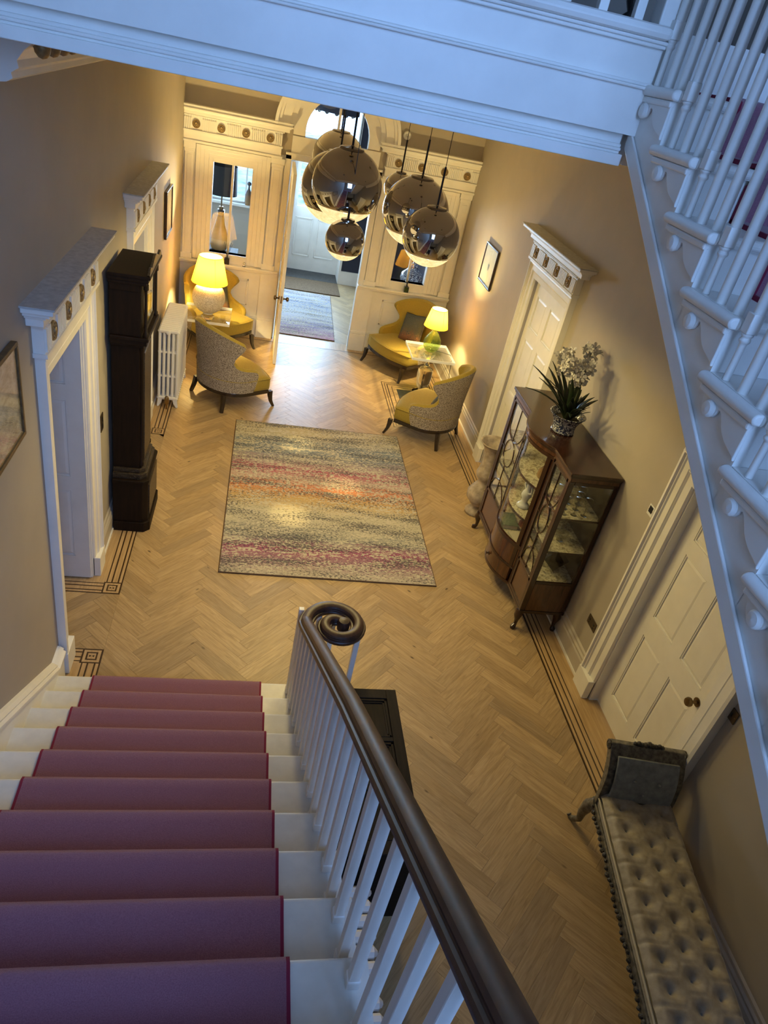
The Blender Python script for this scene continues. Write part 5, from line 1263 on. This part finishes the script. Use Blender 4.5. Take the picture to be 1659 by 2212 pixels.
# ---------------------------------------------------------------- oak coffer under the stair
cf = thing('oak_coffer', 'dark panelled oak coffer standing beside the lower balusters', 'chest', (.86, 2.52, 0))
G().box(-.24, .24, -.53, .53, .10, .645).build('body', 'coffer_oak', cf, bevel=.004)
lid = G().box(-.257, .257, -.555, .555, .645, .678).build('lid', 'coffer_oak', cf, bevel=.005)
for y0, y1 in ((-.475, -.185), (-.145, .145), (.185, .475)):
    g = G()
    for (x0, x1, a0, a1) in ((-.257, .257, 0, 0),): pass
    for k, (e, z) in enumerate(((0, .690), (.012, .684))):
        g.box(-.185+e, .185-e, y0+e, y0+e+.014, .678, z); g.box(-.185+e, .185-e, y1-e-.014, y1-e, .678, z); g.box(-.185+e, -.171+e, y0+e, y1-e, .678, z); g.box(.171-e, .185-e, y0+e, y1-e, .678, z)
    g.build('lid_moulding', 'coffer_oak', lid, bevel=.002)
g = G()
for (x0, x1, y0, y1) in ((-.257, -.19, -.555, .555), (.19, .257, -.555, .555), (-.19, .19, -.555, -.48), (-.19, .19, .48, .555), (-.19, .19, -.18, -.15), (-.19, .19, .15, .18)): g.box(x0, x1, y0, y1, .678, .694)
g.build('lid_frame', 'coffer_oak', lid, bevel=.003)
for x in (-.21, .21):
    for y in (-.49, .49): G().box(x-.035, x+.035, y-.035, y+.035, 0, .10).build('foot', 'coffer_oak', cf, bevel=.003)
for y0, y1 in ((-.45, -.17), (-.13, .13), (.17, .45)): G().box(.24, .252, y0, y1, .20, .56).build('front_panel', 'carved', cf, bevel=.004)

# ---------------------------------------------------------------- small things
def diffuser(label, p):
    t_ = thing('reed_diffuser', label, 'diffuser', p, 0, 'black reed diffusers on the sills')
    G().box(-.036, .036, -.036, .036, 0, .088).build('bottle', 'black_gloss', t_, bevel=.006); G().lathe([(.014, .088), (.014, .108), (.010, .110)], n=12).build('neck', 'black_gloss', t_)
    for k in range(8):
        a = 2*PI*k/8; G().tube([(0, 0, .10), (.07*math.cos(a), .04*math.sin(a), .30+.02*math.sin(k*3))], .002, 5).build('reed', 'black_metal', t_)
diffuser('black reed diffuser on the left window sill', (-.44, YF-.062, 1.0462)); diffuser('black reed diffuser on the right window sill', (2.28, YF-.062, 1.0462))
t_ = thing('ornament', 'tiny silver ornament on the left window sill', 'ornament', (-.19, YF-.062, 1.0462)); G().lathe([(.018, 0), (.018, .01), (.008, .02), (.016, .045), (.012, .06), (1e-6, .065)], n=12).build('body', 'chrome', t_, smooth=1); G().lathe([(.024, 0), (.024, .004)], n=12).build('base', 'black_metal', t_)
def plate(name, label, cat, O, N, w_, h, keys, mat='switch_plate'):
    t_ = thing(name, label, cat, O); m_ = frame((0, 0, 0), (0, 1, 0), N); G().box(-w_/2, w_/2, .0005, .008, -h/2, h/2, m_).build('plate', mat, t_, bevel=.003)
    for (x, z, kw, kh) in keys: G().box(x-kw/2, x+kw/2, .008, .012, z-kh/2, z+kh/2, m_).build('rocker', 'black_metal', t_, bevel=.001)
    for x in (-w_*.36, w_*.36): G().box(x-.003, x+.003, .008, .0095, -.003, .003, m_).build('screw', 'brass', t_)
plate('light_switch', 'bronze light switch on the left wall beside the open door', 'switch', (XL, 5.31, 1.20), (1, 0, 0), .088, .148, [(0, .03, .02, .03), (0, -.03, .02, .03)])
plate('light_switch', 'bronze light switch on the right wall near the white door', 'switch', (XR, 2.485, 1.243), (-1, 0, 0), .088, .088, [(0, 0, .012, .028)])
plate('wall_socket', 'dark double wall socket beside the cabinet', 'socket', (XR, 4.065, .49), (-1, 0, 0), .148, .088, [(-.04, .01, .02, .012), (.04, .01, .02, .012), (-.04, -.02, .01, .008), (.04, -.02, .01, .008)])
plate('thermostat', 'small white thermostat on the right wall', 'thermostat', (XR, 4.0, 1.675), (-1, 0, 0), .075, .085, [(0, .008, .045, .05)], 'plastic_white')
t_ = thing('wall_sensor', 'round white sensor on the far wall beside the arch', 'sensor', (1.865, YF, 3.157)); mm = Matrix.Rotation(PI/2, 4, 'X'); G().lathe([(.055, .001), (.055, .02), (.045, .03), (1e-6, .032)], n=24, m=mm).build('housing', 'plastic_white', t_, smooth=40); G().lathe([(.02, .031), (.018, .038), (1e-6, .04)], n=16, m=mm).build('lens', 'dust_top', t_, smooth=40)
# porch furnishings seen through the screen
def console(label, loc, w_, d_, h):
    t_ = thing('console_table', label, 'table', loc); G().box(-w_/2, w_/2, -d_/2, d_/2, h-.03, h).build('table_top', 'dark_oak', t_, bevel=.004); G().box(-w_/2+.03, w_/2-.03, -d_/2+.03, d_/2-.03, h-.12, h-.03).build('apron', 'dark_oak', t_)
    for sx in (-1, 1):
        for sy in (-1, 1): G().box(sx*(w_/2-.05)-.022, sx*(w_/2-.05)+.022, sy*(d_/2-.05)-.022, sy*(d_/2-.05)+.022, 0, h-.12).build('leg', 'dark_oak', t_)
console('dark console table in the porch seen through the left window', (-.68, 12.25, 0), .70, .45, .86); console('dark console table in the porch seen through the right window', (2.50, 11.45, 0), .75, .42, .96)
def porch_lamp(label, loc, base, prof, z0, z1, r0, r1):
    t_ = thing('table_lamp', label, 'lamp', loc); G().lathe(prof, n=28).build('base', base, t_, smooth=1); G().lathe([(.012, prof[-1][1]-.01), (.012, z1-.05)], n=8).build('stem', 'aged_brass', t_); G().lathe([(.035, prof[-1][1]-.005), (.035, prof[-1][1]+.05)], n=14).build('collar', 'aged_brass', t_)
    o = shade_geo(t_, z0, z1, r0, r1, 'shade_black', False)
porch_lamp('unlit lamp with black drum shade and brown vase base in the porch', (-.64, 12.25, .8605), 'brown_ceramic', [(.10, 0), (.13, .03), (.145, .12), (.13, .26), (.08, .42), (.05, .55), (.06, .62)], .86, 1.28, .235, .215)
t_ = thing('ginger_jar', 'blue and white ginger jar seen through the right window', 'jar', (2.46, 11.45, .9605)); G().lathe([(.09, 0), (.11, .02), (.17, .08), (.19, .15), (.17, .22), (.10, .28), (.075, .31), (.075, .335)], n=28).build('body', 'blue_white', t_, smooth=1); G().lathe([(.085, .335), (.09, .345), (.07, .37), (.02, .385), (.022, .41), (1e-6, .42)], n=20).build('lid', 'blue_white', t_, smooth=1)
t_ = thing('bottle_vase', 'brown striped glass bottle on the porch window sill', 'bottle', (-.27, YP-.07, 1.2005)); G().lathe([(.05, 0), (.06, .02), (.06, .18), (.045, .24), (.018, .28), (.018, .33)], n=20).build('body', 'brown_ceramic', t_, smooth=1); G().sphere((0, 0, .37), .04, 14, 8).build('stopper', 'black_gloss', t_, smooth=1)
t_ = thing('drum_pendant', 'navy drum shade pendant in the porch behind the fanlight', 'pendant light', (.98, 12.6, 3.13)); shade_geo(t_, 0, .30, .38, .38, 'navy_paint', False); G().lathe([(.006, .1), (.006, .369)], n=8).build('rod', 'black_metal', t_); g = G()
for k in range(12): g.sphere((.30*math.cos(k*PI/6), .30*math.sin(k*PI/6), -.0), .035, 8, 6)
tag(g.build('glass_drops', 'clear_glass', t_, smooth=1), kind='stuff'); G().tube([(.32*math.cos(k*PI/12), .32*math.sin(k*PI/12), .02) for k in range(24)], .006, 5, True).build('hoop', 'brass', t_)
# gallery ornament beside the newel
t_ = thing('candlestick', 'glossy black ornament standing on the gallery behind the newel', 'ornament', (1.245, BYF+.16, 4.342)); G().lathe([(.04, 0), (.045, .01), (.02, .03), (.035, .06), (.02, .085), (.045, .13), (.05, .16), (.03, .20), (.014, .22), (.03, .26)], n=20).build('body', 'black_gloss', t_, smooth=1)
for k in range(9): G().sphere((.075+.012*math.sin(k), -.01, .012+.03*k), .009, 10, 6).build('crystal_bead', 'clear_glass', t_, smooth=1)
